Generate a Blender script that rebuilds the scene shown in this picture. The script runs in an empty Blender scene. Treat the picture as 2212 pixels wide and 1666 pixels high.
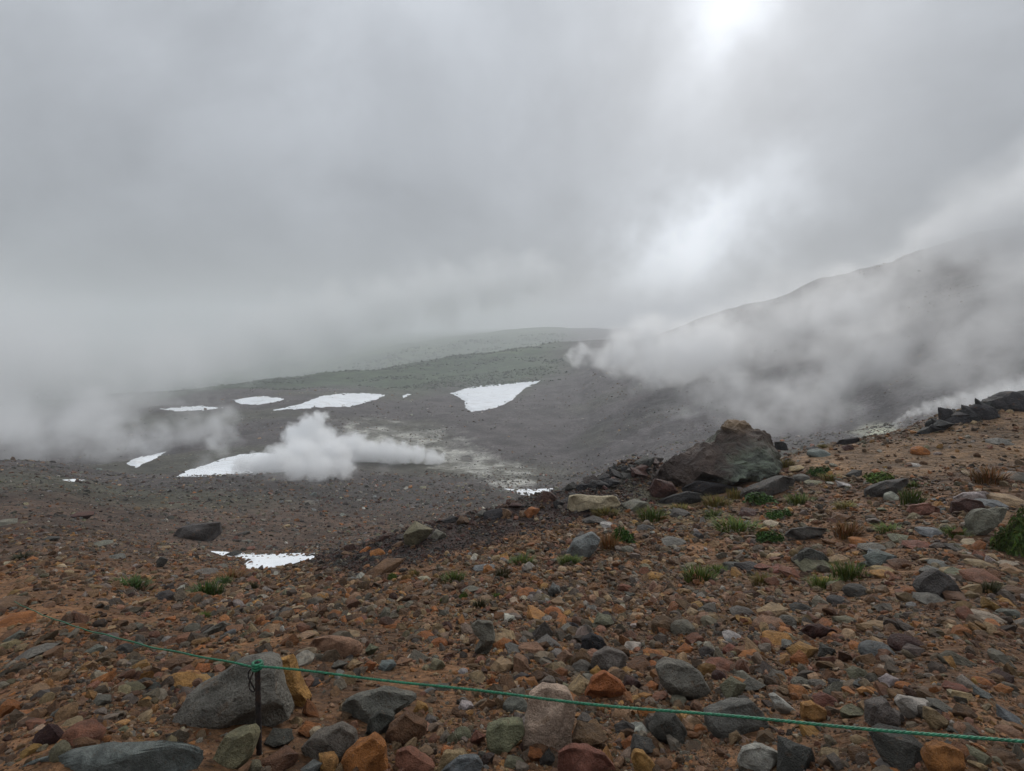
import bpy, bmesh, math, random
import numpy as np
from mathutils import Vector, Matrix

random.seed(7)
RS = np.random.RandomState(7)
SC = bpy.context.scene
COL = SC.collection

# ------------------------------------------------------------------ camera
W, H, F = 2212.0, 1666.0, 1069.0          # photograph measured in these pixels
PITCH = math.radians(7.35)
CAM = np.array([0.0, 0.0, 1.6])
cd = bpy.data.cameras.new('camera'); cam = bpy.data.objects.new('camera', cd); COL.objects.link(cam)
cam.location = CAM; cam.rotation_euler = (math.pi/2 - PITCH, 0, 0)
cd.sensor_width = 36; cd.lens = 36*F/W; cd.clip_start = 0.05; cd.clip_end = 30000
SC.camera = cam
CP, SP = math.cos(PITCH), math.sin(PITCH)

def ray(px, py):
    u = (px - W/2)/F; v = (py - H/2)/F
    return np.array([u, CP - v*SP, -(SP + v*CP)])      # not normalised; x right, y ahead, z up
def unit(v): return v/np.linalg.norm(v)

# ------------------------------------------------------------------ sky, sun, exposure
SUN_DIR = unit(ray(1600, -20))
el = math.asin(SUN_DIR[2]); azs = math.atan2(SUN_DIR[0], SUN_DIR[1])
world = bpy.data.worlds.new('World'); SC.world = world; world.use_nodes = True
wn, wl = world.node_tree.nodes, world.node_tree.links
wn.clear()

class NT:
    """small helper for writing node trees as expressions"""
    def __init__(s, nt): s.n, s.l = nt.nodes, nt.links
    def put(s, sock, v):
        if v is None: return
        if hasattr(v, 'is_output'): s.l.new(v, sock)
        else: sock.default_value = v
    def math(s, op, a, b=None, c=None, clamp=False):
        m = s.n.new('ShaderNodeMath'); m.operation = op; m.use_clamp = clamp
        s.put(m.inputs[0], a); s.put(m.inputs[1], b); s.put(m.inputs[2], c); return m.outputs[0]
    def vmath(s, op, a, b=None, scale=None):
        m = s.n.new('ShaderNodeVectorMath'); m.operation = op
        s.put(m.inputs[0], a); s.put(m.inputs[1], b)
        if scale is not None: s.put(m.inputs[3], scale)
        return m.outputs[1] if op in ('LENGTH', 'DISTANCE', 'DOT_PRODUCT') else m.outputs[0]
    def noise(s, vec, scale, detail=2.0, rough=0.5, dist=0.0, color=False):
        m = s.n.new('ShaderNodeTexNoise'); s.put(m.inputs['Vector'], vec)
        m.inputs['Scale'].default_value = scale; m.inputs['Detail'].default_value = detail
        m.inputs['Roughness'].default_value = rough; m.inputs['Distortion'].default_value = dist
        return m.outputs['Color' if color else 'Fac']
    def smooth(s, v, a, b, lo=0.0, hi=1.0):
        m = s.n.new('ShaderNodeMapRange'); m.interpolation_type = 'SMOOTHSTEP'
        s.put(m.inputs[0], v); m.inputs[1].default_value = a; m.inputs[2].default_value = b
        m.inputs[3].default_value = lo; m.inputs[4].default_value = hi; return m.outputs[0]
    def mix(s, f, a, b, mode='MIX'):
        m = s.n.new('ShaderNodeMix'); m.data_type = 'RGBA'; m.blend_type = mode
        s.put(m.inputs[0], f); s.put(m.inputs[6], a); s.put(m.inputs[7], b); return m.outputs[2]
    def ramp(s, f, stops):
        m = s.n.new('ShaderNodeValToRGB'); s.put(m.inputs[0], f); e = m.color_ramp.elements
        while len(e) < len(stops): e.new(0.5)
        for k, (p, c) in enumerate(stops): e[k].position = p; e[k].color = (*c, 1)
        return m.outputs[0]
    def bump(s, h, strength, dist, normal=None):
        m = s.n.new('ShaderNodeBump'); m.inputs['Strength'].default_value = strength
        m.inputs['Distance'].default_value = dist; s.put(m.inputs['Height'], h)
        if normal is not None: s.put(m.inputs['Normal'], normal)
        return m.outputs[0]

g = NT(world.node_tree)
sky = wn.new('ShaderNodeTexSky'); sky.sky_type = 'NISHITA'; sky.sun_disc = False
sky.sun_elevation = el; sky.sun_rotation = azs
tc = wn.new('ShaderNodeTexCoord').outputs['Generated']
sep = wn.new('ShaderNodeSeparateXYZ'); wl.new(tc, sep.inputs[0])
up = g.math('MAXIMUM', sep.outputs['Z'], 0.0)
OVER = g.math('MULTIPLY_ADD', g.math('MULTIPLY', up, up), 8.4, 3.4)                                   # overcast: the zenith is brighter than the horizon
n1 = g.noise(g.vmath('MULTIPLY', tc, (1.0, 1.0, 1.35)), 1.9, 5, 0.52, 0.5)
n2 = g.noise(tc, 5.5, 4, 0.55, 0.3)
OVER = g.math('MULTIPLY', OVER, g.smooth(n1, 0.28, 0.74, 0.80, 1.20))
n3 = g.noise(g.vmath('ADD', tc, (3.3, 1.7, 5.1)), 3.2, 6, 0.56, 0.15)
OVER = g.math('MULTIPLY', OVER, g.smooth(n3, 0.30, 0.72, 0.90, 1.12))
wob = g.noise(g.vmath('ADD', tc, (7.7, 2.2, 0.4)), 5.0, 4, 0.55, 0.0, True)
td = g.vmath('NORMALIZE', g.vmath('ADD', tc, g.vmath('SCALE', g.vmath('SUBTRACT', wob, (0.5, 0.5, 0.5)), scale=0.26)))
def lobe(d, k, w=1.0): return g.math('MULTIPLY', g.math('POWER', g.math('MAXIMUM', g.vmath('DOT_PRODUCT', td, tuple(d)), 0.0), k), w)
def breaks(L):
    r_ = None
    for x, y, k, w in L: q = lobe(unit(ray(x, y)), k, w); r_ = q if r_ is None else g.math('ADD', r_, q)
    return r_
glow = lobe(SUN_DIR, 22.0)
gap = breaks([(1600, -30, 420.0, 3.8), (1560, 90, 240.0, 1.5), (1430, 230, 130.0, 0.9)])                 # the sun behind thin cloud
rift = breaks([(1400, 590, 420.0, 3.0), (1470, 540, 420.0, 4.6), (1570, 500, 420.0, 4.0), (1690, 410, 500.0, 2.0), (1480, 540, 60.0, 1.0)])
OVER = g.math('ADD', OVER, g.math('ADD', g.math('ADD', gap, rift), g.math('MULTIPLY', glow, 0.8)))
cloudcol = g.vmath('SCALE', (0.93, 0.985, 1.06), scale=OVER)
skycol = g.mix(0.95, sky.outputs[0], cloudcol)
bg = wn.new('ShaderNodeBackground'); bg.inputs['Strength'].default_value = 0.1
wl.new(skycol, bg.inputs['Color'])
wo = wn.new('ShaderNodeOutputWorld'); wl.new(bg.outputs[0], wo.inputs['Surface'])

sd = bpy.data.lights.new('sun', 'SUN'); sd.energy = 1.5; sd.angle = math.radians(22); sd.color = (1.0, 0.97, 0.92)
sun = bpy.data.objects.new('sun', sd); COL.objects.link(sun)
sun.rotation_euler = Vector(SUN_DIR).to_track_quat('Z', 'Y').to_euler()

vs = SC.view_settings
vs.view_transform = 'Standard'; vs.look = 'None'; vs.gamma = 1; vs.exposure = 0.0; vs.use_curve_mapping = False
cy = SC.cycles
cy.use_denoising = True
cy.max_bounces = 14; cy.diffuse_bounces = 2; cy.glossy_bounces = 2; cy.transmission_bounces = 2
cy.volume_bounces = 12; cy.transparent_max_bounces = 24
cy.volume_step_rate = 1.0; cy.volume_max_steps = 128
cy.use_adaptive_sampling = True; cy.adaptive_threshold = 0.02
cy.sample_clamp_indirect = 6.0

# ------------------------------------------------------------------ noise
def _hash(ix, iy, iz, seed):
    h = (ix*374761393 + iy*668265263 + iz*1440662683 + seed*974634777) & 0xFFFFFFFF
    h = ((h ^ (h >> 13))*1274126177) & 0xFFFFFFFF
    return ((h ^ (h >> 16)) & 0xFFFFFF)/float(0xFFFFFF)
def vnoise(p, seed=0):
    p = np.asarray(p, float); i = np.floor(p).astype(np.int64); f = p - i
    f = f*f*f*(f*(f*6 - 15) + 10); r = 0
    for dx in (0, 1):
        wx = f[:, 0] if dx else 1 - f[:, 0]
        for dy in (0, 1):
            wy = f[:, 1] if dy else 1 - f[:, 1]
            for dz in (0, 1):
                wz = f[:, 2] if dz else 1 - f[:, 2]
                r = r + wx*wy*wz*_hash(i[:, 0]+dx, i[:, 1]+dy, i[:, 2]+dz, seed)
    return r*2 - 1
def vnoise2(x, y, seed=0):
    ix = np.floor(x).astype(np.int64); iy = np.floor(y).astype(np.int64); fx = x - ix; fy = y - iy
    fx = fx*fx*(3 - 2*fx); fy = fy*fy*(3 - 2*fy); z = 0*ix
    a = _hash(ix, iy, z, seed); b = _hash(ix+1, iy, z, seed); c = _hash(ix, iy+1, z, seed); d = _hash(ix+1, iy+1, z, seed)
    return ((a*(1-fx) + b*fx)*(1-fy) + (c*(1-fx) + d*fx)*fy)*2 - 1
def fbm(p, oct=4, seed=0, gain=0.5):
    r = 0; a = 1.0
    for k in range(oct): r = r + a*vnoise(np.asarray(p)*2.0**k + 17.3*k, seed + k); a *= gain
    return r
def sstep(a, b, x):
    t = np.clip((x - a)/(b - a), 0, 1); return t*t*(3 - 2*t)

# ------------------------------------------------------------------ terrain (height over azimuth and distance)
COLUMNS = [
 (0,    [(2.3,1666),(4,1500),(8.5,1335),(18,1220),(38,1130),(80,1062),(130,1012),(165,997),(220,1012),(350,965),(500,905),(700,880),(1500,840),(3000,780),(6000,730)]),
 (300,  [(2.2,1666),(3.7,1500),(8,1340),(17,1232),(34,1165),(70,1100),(110,1060),(170,1026),(230,998),(300,960),(400,900),(560,848),(700,862),(1500,850),(3000,790),(6000,735)]),
 (600,  [(2.15,1666),(2.55,1590),(3.5,1480),(6.6,1340),(12,1262),(17,1226),(20,1232),(25,1212),(31,1193),(45,1152),(80,1092),(130,1046),(190,1000),(250,950),(320,902),(420,862),(560,834),(680,820),(780,838),(1500,830),(3000,775),(6000,730)]),
 (900,  [(2.1,1666),(2.5,1590),(3.4,1480),(6.2,1340),(9.4,1250),(12.5,1185),(15.5,1137),(18.5,1165),(30,1168),(50,1142),(75,1108),(110,1074),(150,1038),(200,995),(260,945),(330,900),(420,865),(600,822),(720,796),(820,782),(920,800),(1500,785),(2000,748),(2600,738),(6000,715)]),
 (1200, [(2.1,1666),(2.5,1590),(3.4,1480),(6,1340),(9,1250),(13,1150),(18,1062),(21,1095),(32,1122),(60,1106),(100,1080),(140,1056),(180,1022),(240,970),(320,910),(420,860),(560,810),(700,770),(850,742),(960,765),(1400,752),(1900,722),(2500,708),(3000,714),(6000,708)]),
 (1385, [(2.1,1666),(2.5,1590),(3.4,1480),(6,1340),(9,1250),(13,1150),(18,1058),(21,996),(24,1025),(34,1085),(60,1075),(100,1040),(150,995),(200,945),(280,880),(380,815),(520,755),(700,722),(800,728),(1000,735),(2000,718),(6000,706)]),
 (1500, [(2.1,1666),(2.5,1590),(3.4,1480),(6,1340),(9,1250),(13,1150),(18,1070),(22,1020),(25,1040),(35,1065),(60,1045),(100,1010),(150,970),(200,920),(280,850),(380,780),(500,720),(620,684),(720,700),(1000,715),(2000,715),(6000,706)]),
 (1800, [(2.1,1666),(2.5,1590),(3.4,1480),(6,1340),(9,1250),(13,1150),(18,1052),(22,992),(26,957),(29,977),(40,995),(60,990),(100,970),(150,945),(200,890),(260,810),(330,720),(420,630),(510,584),(600,600),(1000,650),(2000,690),(6000,706)]),
 (2212, [(2.1,1666),(2.5,1590),(3.4,1480),(6,1340),(9,1250),(13,1150),(18,1062),(23,982),(28,920),(33,866),(37,887),(50,925),(80,935),(120,922),(160,880),(200,800),(260,690),(330,575),(400,500),(450,472),(550,490),(1000,600),(2000,680),(6000,706)]),
]
def pchip(xk, yk, x):
    xk = np.asarray(xk, float); yk = np.asarray(yk, float)
    h = np.diff(xk); d = np.diff(yk)/h; m = np.zeros_like(yk)
    for i in range(1, len(xk)-1):
        if d[i-1]*d[i] > 0:
            w1 = 2*h[i] + h[i-1]; w2 = h[i] + 2*h[i-1]; m[i] = (w1 + w2)/(w1/d[i-1] + w2/d[i])
    m[0], m[-1] = d[0], d[-1]
    i = np.clip(np.searchsorted(xk, x) - 1, 0, len(h)-1); t = np.clip((x - xk[i])/h[i], 0, 1)
    return ((1+2*t)*(1-t)**2*yk[i] + t*(1-t)**2*h[i]*m[i] + t*t*(3-2*t)*yk[i+1] + t*t*(t-1)*h[i]*m[i+1])
LD = np.linspace(math.log(0.7), math.log(6000), 500)
AZC, TAB = [], []
for x, pts in COLUMNS:
    d = ray(x, 1000); az = math.atan2(d[0], d[1]); AZC.append(az)
    Ds, ts = [0.7, 1.3], [1.6/0.7, 1.75/1.3]
    for D, y in pts:
        v = (y - H/2)/F; ts.append((SP + v*CP)/(CP - v*SP)*math.cos(az)); Ds.append(D)
    TAB.append(pchip(np.log(Ds), ts, LD))
# behind the camera the slope goes on and the two flanks meet
AZC = [AZC[-1] - 2*math.pi + 0.5] + AZC + [AZC[0] + 2*math.pi - 0.5]
TAB = np.array([TAB[-1]] + TAB + [TAB[0]]); AZC = np.array(AZC)
AZG = np.linspace(-math.pi, math.pi, 721)
TANT = np.zeros((len(AZG), len(LD)))
for j in range(len(LD)): TANT[:, j] = pchip(AZC, TAB[:, j], AZG)
LAM = [0.35, 0.7, 1.5, 3, 6, 12, 25, 50, 100]
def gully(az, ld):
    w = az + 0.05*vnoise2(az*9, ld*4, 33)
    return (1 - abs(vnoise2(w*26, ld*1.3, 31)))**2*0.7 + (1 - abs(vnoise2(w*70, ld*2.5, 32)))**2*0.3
def ground(x, y):
    x = np.asarray(x, float); y = np.asarray(y, float)
    D = np.sqrt(x*x + y*y); az = np.arctan2(x, y); ld = np.log(np.maximum(D, 0.7))
    fj = np.clip((ld - LD[0])/(LD[1]-LD[0]), 0, len(LD)-1.001); j = fj.astype(int); fj = fj - j
    fi = np.clip((az + math.pi)/(AZG[1]-AZG[0]), 0, len(AZG)-1.001); i = fi.astype(int); fi = fi - i
    t = (TANT[i, j]*(1-fi) + TANT[i+1, j]*fi)*(1-fj) + (TANT[i, j+1]*(1-fi) + TANT[i+1, j+1]*fi)*fj
    z = CAM[2] - t*np.maximum(D, 0.7)
    for k, L in enumerate(LAM):
        w = sstep(4.0, 9.0, D/L)*(1 - sstep(45, 90, D/L))
        z = z + w*0.052*L*vnoise2(x/L + 3.1*k, y/L - 7.7*k, 40 + k)
    gul = sstep(110, 200, D)*sstep(0.0, 0.25, az)*(1 - sstep(650, 900, D))
    z = z - gul*0.007*D*gully(az, ld)
    return z
def hit(px, py, off=0.0, dmin=1.0, dmax=6000):
    """first point where the ray through a pixel comes within off of the ground"""
    d = ray(px, py); d = d/math.hypot(d[0], d[1])
    D = np.exp(np.linspace(math.log(dmin), math.log(dmax), 1600))
    dz = CAM[2] + d[2]*D - ground(d[0]*D, d[1]*D) - off
    k = np.argmax(dz < 0)
    D0 = D[k]
    if dz[k] >= 0:                                   # passes over the skyline: the ground it comes nearest to
        D0 = D[np.argmin(dz/D)]; return np.array([d[0]*D0, d[1]*D0, float(ground(d[0]*D0, d[1]*D0)) + off])
    if k > 0:
        a, b = dz[k-1], dz[k]; D0 = D[k-1] + (D[k]-D[k-1])*a/(a-b)
    return np.array([d[0]*D0, d[1]*D0, CAM[2] + d[2]*D0])
def at(px, py, D):
    d = ray(px, py); return CAM + d*(D/math.hypot(d[0], d[1]))
def project(P):
    q = np.asarray(P) - CAM; fw = q[..., 1]*CP - q[..., 2]*SP; dn = -(q[..., 1]*SP + q[..., 2]*CP)
    fw = np.where(fw < 0.05, 0.05, fw)
    return W/2 + F*q[..., 0]/fw, H/2 + F*dn/fw
def depth(P):
    q = np.asarray(P) - CAM; return q[1]*CP - q[2]*SP          # distance along the lens axis
def poly_sd(x, y, poly):
    """signed distance to a polygon, positive inside"""
    P = np.asarray(poly, float); best = np.full(x.shape, 1e9); ins = np.zeros(x.shape, bool)
    for a, b in zip(P, np.roll(P, -1, 0)):
        ex, ey = b - a; t = np.clip(((x-a[0])*ex + (y-a[1])*ey)/(ex*ex + ey*ey + 1e-9), 0, 1)
        best = np.minimum(best, np.hypot(x-a[0]-t*ex, y-a[1]-t*ey))
        c = ((a[1] > y) != (b[1] > y)) & (x < (b[0]-a[0])*(y-a[1])/(b[1]-a[1] + 1e-12) + a[0]); ins ^= c
    return np.where(ins, best, -best)

# ------------------------------------------------------------------ mesh helpers
def mesh_obj(name, verts, faces, mat, parent=None, smooth=True, link=True):
    me = bpy.data.meshes.new(name)
    if isinstance(faces, np.ndarray):
        n, k = faces.shape
        me.vertices.add(len(verts)); me.vertices.foreach_set('co', np.asarray(verts, np.float32).ravel())
        me.loops.add(n*k); me.loops.foreach_set('vertex_index', faces.astype(np.int32).ravel())
        me.polygons.add(n); me.polygons.foreach_set('loop_start', np.arange(0, n*k, k, dtype=np.int32))
        me.update(calc_edges=True)
    else:
        me.from_pydata([tuple(v) for v in verts], [], faces)
    me.polygons.foreach_set('use_smooth', np.full(len(me.polygons), smooth))
    if mat: me.materials.append(mat)
    o = bpy.data.objects.new(name, me)
    if link: COL.objects.link(o)
    if parent: o.parent = parent
    return o
def tag(o, label=None, cat=None, group=None, kind=None):
    if label: o['label'] = label
    if cat: o['category'] = cat
    if group: o['group'] = group
    if kind: o['kind'] = kind
    return o
def empty(name, loc):
    o = bpy.data.objects.new(name, None); COL.objects.link(o); o.location = loc; o.empty_display_size = 0.1; return o
def new_mat(name):
    m = bpy.data.materials.new(name); m.use_nodes = True; nt = m.node_tree
    b = nt.nodes['Principled BSDF']; return m, NT(nt), b
_ICO = {}
def ico(sub):
    if sub not in _ICO:
        bm = bmesh.new(); bmesh.ops.create_icosphere(bm, subdivisions=sub, radius=1); bm.verts.ensure_lookup_table()
        _ICO[sub] = (np.array([v.co[:] for v in bm.verts]), np.array([[v.index for v in f.verts] for f in bm.faces])); bm.free()
    return _ICO[sub]

# ------------------------------------------------------------------ materials
def rock_material(name, color_from, pit=0.5, lichen=0.3):
    m, n, b = new_mat(name)
    if color_from == 'instance':
        a = n.n.new('ShaderNodeAttribute'); a.attribute_type = 'INSTANCER'; a.attribute_name = 'tint'; base = a.outputs['Color']
    else:
        base = n.n.new('ShaderNodeObjectInfo').outputs['Color']
    oi = n.n.new('ShaderNodeObjectInfo').outputs['Random']
    co = n.vmath('ADD', n.n.new('ShaderNodeTexCoord').outputs['Object'], n.vmath('SCALE', (37.0, 19.0, 53.0), scale=oi))
    big = n.noise(co, 1.6, 5, 0.62, 0.4); fine = n.noise(co, 9.0, 4, 0.65); rust = n.noise(co, 2.7, 3, 0.55, 0.8)
    c = n.mix(n.smooth(big, 0.30, 0.72), n.vmath('SCALE', base, scale=0.72), n.vmath('SCALE', base, scale=1.45))
    c = n.mix(n.smooth(rust, 0.58, 0.75, 0, 0.45), c, (0.17, 0.085, 0.035, 1))
    c = n.mix(n.smooth(fine, 0.56, 0.74, 0, lichen), c, (0.30, 0.285, 0.25, 1))
    c = n.mix(n.smooth(fine, 0.44, 0.28, 0, 0.6), c, n.vmath('SCALE', base, scale=0.35))
    n.put(b.inputs['Base Color'], c)
    n.put(b.inputs['Roughness'], n.smooth(big, 0.3, 0.7, 0.55, 0.8)); b.inputs['Specular IOR Level'].default_value = 0.2
    grain = n.noise(co, 26.0, 3, 0.7)
    c = n.vmath('SCALE', c, scale=n.smooth(grain, 0.3, 0.7, 0.72, 1.28)); n.put(b.inputs['Base Color'], c)
    h = n.math('MULTIPLY_ADD', fine, 0.55, n.math('MULTIPLY_ADD', grain, 0.16, big))
    n.put(b.inputs['Normal'], n.bump(h, pit, 0.2))
    return m
M_ROCK = rock_material('rock_surface', 'object', 0.75)
M_STONE = rock_material('stone_surface', 'instance', 0.6, 0.2)

def ground_material():
    m, n, b = new_mat('volcanic_soil')
    a = n.n.new('ShaderNodeAttribute'); a.attribute_name = 'soil'; base = a.outputs['Color']
    pos = n.n.new('ShaderNodeNewGeometry').outputs['Position']
    grit = n.noise(pos, 28.0, 3, 0.7); peb = n.noise(pos, 6.0, 4, 0.65); pat = n.noise(pos, 0.9, 4, 0.6); wide = n.noise(pos, 0.07, 6, 0.65)
    blk = n.noise(pos, 0.45, 5, 0.75)
    k = n.math('MULTIPLY', n.smooth(grit, 0.3, 0.7, 0.6, 1.4), n.smooth(peb, 0.3, 0.7, 0.65, 1.35))
    k = n.math('MULTIPLY', k, n.smooth(pat, 0.3, 0.7, 0.75, 1.25))
    k = n.math('MULTIPLY', k, n.smooth(wide, 0.3, 0.7, 0.65, 1.4))
    k = n.math('MULTIPLY', k, n.smooth(blk, 0.3, 0.7, 0.75, 1.3))
    c = n.vmath('SCALE', base, scale=k)
    n.put(b.inputs['Base Color'], c); b.inputs['Roughness'].default_value = 0.85; b.inputs['Specular IOR Level'].default_value = 0.25
    h = n.math('MULTIPLY_ADD', peb, 2.0, grit)
    nb = n.bump(h, 0.8, 0.03)
    nb = n.bump(blk, 0.7, 1.0, nb)
    n.put(b.inputs['Normal'], nb)
    return m
M_SOIL = ground_material()

def snow_material():
    m, n, b = new_mat('old_snow')
    pos = n.n.new('ShaderNodeNewGeometry').outputs['Position']
    d = n.noise(n.vmath('MULTIPLY', pos, (0.25, 1.0, 1.0)), 0.35, 5, 0.65)
    c = n.mix(n.smooth(d, 0.46, 0.74, 0, 0.6), (0.82, 0.84, 0.86, 1), (0.50, 0.47, 0.43, 1))
    n.put(b.inputs['Base Color'], c); b.inputs['Roughness'].default_value = 0.7
    n.put(b.inputs['Normal'], n.bump(n.noise(pos, 1.2, 4, 0.6), 0.4, 0.3))
    return m
M_SNOW = snow_material()

# ------------------------------------------------------------------ ground sheet
SULPHUR = [(725,922),(820,915),(940,930),(1030,965),(1100,998),(1150,1020),(1165,1052),(1100,1062),(1010,1030),(965,1005),(880,985),(800,965)]
DARKBANK = [(650,1205),(800,1165),(900,1128),(1010,1100),(1110,1085),(1210,1055),(1340,1000),(1420,1010),(1450,1090),(1240,1122),(1050,1178),(900,1224),(780,1242)]
SANDY = [(1690,975),(1820,952),(1960,935),(2100,905),(2300,860),(2300,1000),(2130,1010),(1960,1030),(1800,1040),(1720,1010)]
def build_ground():
    az = np.concatenate([np.linspace(-math.pi, -1.05, 50)[:-1], np.linspace(-1.05, 1.05, 620), np.linspace(1.05, math.pi, 50)[1:]])
    ld = np.concatenate([np.linspace(math.log(0.7), math.log(60), 470)[:-1], np.linspace(math.log(60), math.log(900), 330)[:-1], np.linspace(math.log(900), math.log(6000), 60)])
    A, L = np.meshgrid(az, ld, indexing='ij'); D = np.exp(L); X = D*np.sin(A); Y = D*np.cos(A)
    sh = X.shape; X = X.ravel(); Y = Y.ravel(); D = D.ravel(); A = A.ravel()
    Z = ground(X, Y)
    na, nl = sh; idx = np.arange(na*nl).reshape(na, nl)
    f = np.stack([idx[:-1, :-1], idx[1:, :-1], idx[1:, 1:], idx[:-1, 1:]], -1).reshape(-1, 4)
    verts = np.concatenate([np.stack([X, Y, Z], 1), [[0, 0, float(ground(np.array([0.01]), np.array([0.01]))[0])]]])
    o = mesh_obj('ground', verts, f, M_SOIL)
    # ground under the camera
    bm = bmesh.new(); bm.from_mesh(o.data); bm.verts.ensure_lookup_table()
    c = bm.verts[len(verts)-1]; ring = idx[:, 0]
    for a_, b_ in zip(ring[:-1], ring[1:]): bm.faces.new((bm.verts[int(b_)], bm.verts[int(a_)], c))
    bmesh.ops.recalc_face_normals(bm, faces=bm.faces[:]); bm.to_mesh(o.data); bm.free()
    P = verts; px, py = project(P); D = np.append(D, 0.5); A = np.append(A, 0.0)
    Xf, Yf = P[:, 0], P[:, 1]
    nz = vnoise2(Xf/9, Yf/9, 5)*0.6 + vnoise2(Xf/3, Yf/3, 6)*0.4; nzb = vnoise2(Xf/60, Yf/60, 8)
    def C(*c): return np.array(c)[None, :]
    ld = np.log(D) + nz*0.12
    col = C(.138, .068, .030) + 0*P
    def over(w, c):
        nonlocal col; w = np.clip(w, 0, 1)[:, None]; col = col*(1-w) + w*C(*c)
    over(sstep(math.log(12), math.log(30), ld), (.074, .046, .031))
    over(sstep(math.log(50), math.log(110), ld), (.050, .041, .036))
    over(sstep(math.log(110), math.log(220), ld), (.068, .058, .056))
    over(0.5*sstep(0.1, 0.6, nzb)*sstep(math.log(60), math.log(90), ld), (.060, .062, .034))
    over(sstep(0.0, 0.5, A)*sstep(math.log(80), math.log(200), ld), (.088, .080, .081))
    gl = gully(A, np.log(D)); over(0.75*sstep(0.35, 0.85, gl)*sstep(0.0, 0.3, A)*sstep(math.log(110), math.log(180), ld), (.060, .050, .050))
    near = D < 60
    over(sstep(-8, 12, poly_sd(px, py, DARKBANK) + nz*14)*near, (.036, .021, .017))
    over(0.9*sstep(-14, 22, poly_sd(px, py, SANDY) + nz*20)*near, (.190, .112, .057))
    over(0.9*sstep(-14, 18, poly_sd(px, py, SULPHUR) + nz*22)*(0.3 + 0.7*sstep(-0.3, 0.3, vnoise2(Xf/5, Yf/9, 15) + 0.5*vnoise2(Xf/2, Yf/3, 16)))*(D > 100)*(D < 600), (.32, .31, .275))
    over(0.8*sstep(30, 5, np.hypot((px-1900)/2.6, py-935) + nz*8)*(D > 60)*(D < 300), (.36, .36, .26))
    gz = sstep(math.log(470), math.log(620), np.log(D) + 0.05*nz + 0.1*nzb)*sstep(0.15, 0.05, A + 0.03*nzb)
    over(gz, (.040, .064, .028))
    over(sstep(math.log(560), math.log(800), np.log(D))*sstep(0.0, 0.4, vnoise2(Xf/90, Yf/35, 11))*sstep(0.16, 0.06, A + 0.03*nzb), (.070, .098, .040))
    over(0.35*sstep(0.1, 0.5, vnoise2(Xf/5, Yf/5, 21))*(D > 8)*(D < 45)*(A > 0.02), (.075, .080, .03))
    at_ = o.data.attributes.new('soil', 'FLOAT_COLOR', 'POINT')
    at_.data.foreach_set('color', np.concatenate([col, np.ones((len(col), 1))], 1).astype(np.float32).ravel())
    return tag(o, 'brown volcanic slope falling to a grey valley floor and rising hillside', None, None, 'structure')
GROUND = build_ground()

# ------------------------------------------------------------------ snow patches
def snow_patch(poly, label, thick=0.8, edge=1.0):
    P = np.array(poly, float); mx, my = P.mean(0)
    hs = np.array([hit(x, y, 0, 14) for x, y in (P - [mx, my])*1.0 + [mx, my]])
    Dh = np.hypot(hs[:, 0], hs[:, 1]); Ah = np.arctan2(hs[:, 0], hs[:, 1]); Dm = np.median(Dh)
    ok = (Dh < Dm*1.8) & (Dh > Dm/1.8)
    l0, l1 = math.log(Dh[ok].min())-0.03, math.log(Dh[ok].max())+0.03; a0, a1 = Ah.min()-0.006, Ah.max()+0.006
    na = int(np.clip((a1-a0)*1069/0.9, 40, 330)); nl = int(np.clip((l1-l0)/0.004, 40, 200))
    A, L = np.meshgrid(np.linspace(a0, a1, na), np.linspace(l0, l1, nl), indexing='ij')
    X = (np.exp(L)*np.sin(A)).ravel(); Y = (np.exp(L)*np.cos(A)).ravel(); D = np.hypot(X, Y); Z = ground(X, Y)
    px, py = project(np.stack([X, Y, Z], 1))
    mpp = Dm/F
    s = poly_sd(px, py, poly) + edge*(vnoise2(X/(mpp*9), Y/(mpp*14), 3) + 0.7*vnoise2(X/(mpp*4), Y/(mpp*8), 4))*1.3
    off = np.clip(s*mpp*0.30, -0.8*thick, thick)
    keep = (s > -4).reshape(na, nl)
    Z = Z + off
    idx = np.arange(na*nl).reshape(na, nl)
    f = np.stack([idx[:-1, :-1], idx[1:, :-1], idx[1:, 1:], idx[:-1, 1:]], -1)
    kf = keep[:-1, :-1] | keep[1:, :-1] | keep[1:, 1:] | keep[:-1, 1:]
    f = f[kf]; used = np.unique(f); rm = np.full(na*nl, -1); rm[used] = np.arange(len(used))
    c = np.array([X[used].mean(), Y[used].mean(), Z[used].mean()])
    o = mesh_obj('snow_patch', np.stack([X, Y, Z], 1)[used] - c, rm[f], M_SNOW)
    if o.data.polygons[0].normal.z < 0: o.data.flip_normals()
    o.location = c
    return tag(o, label, 'snow', 'old snow patches across the valley')
snow_patch([(973,850),(1010,838),(1060,832),(1110,828),(1166,823),(1155,830),(1135,838),(1118,852),(1105,865),(1085,876),(1060,884),(1040,886),(1018,890),(1006,882),(1004,868),(990,858)], 'wedge shaped white snow patch tapering downhill on the brown slope')
snow_patch([(590,886),(640,876),(670,864),(700,855),(740,850),(790,850),(832,853),(815,862),(790,870),(755,879),(690,880),(640,884)], 'long curved white snow patch behind the billowing steam plume')
snow_patch([(503,864),(530,859),(570,856),(617,861),(600,868),(560,874),(520,873)], 'small oval snow patch at the edge of the cloud')
snow_patch([(868,855),(880,851),(888,852),(872,860)], 'tiny snow remnant between the curved and the wedge shaped patches', 0.5, 0.5)
snow_patch([(345,884),(400,879),(440,877),(482,881),(440,886),(380,889)], 'faint thin snow strip half hidden in cloud', 0.8)
snow_patch([(382,1030),(400,1018),(440,1006),(480,992),(520,981),(560,978),(620,985),(640,1005),(560,1020),(500,1024),(450,1029)], 'broad snow tongue disappearing beneath the dense steam plume', 0.9)
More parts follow.
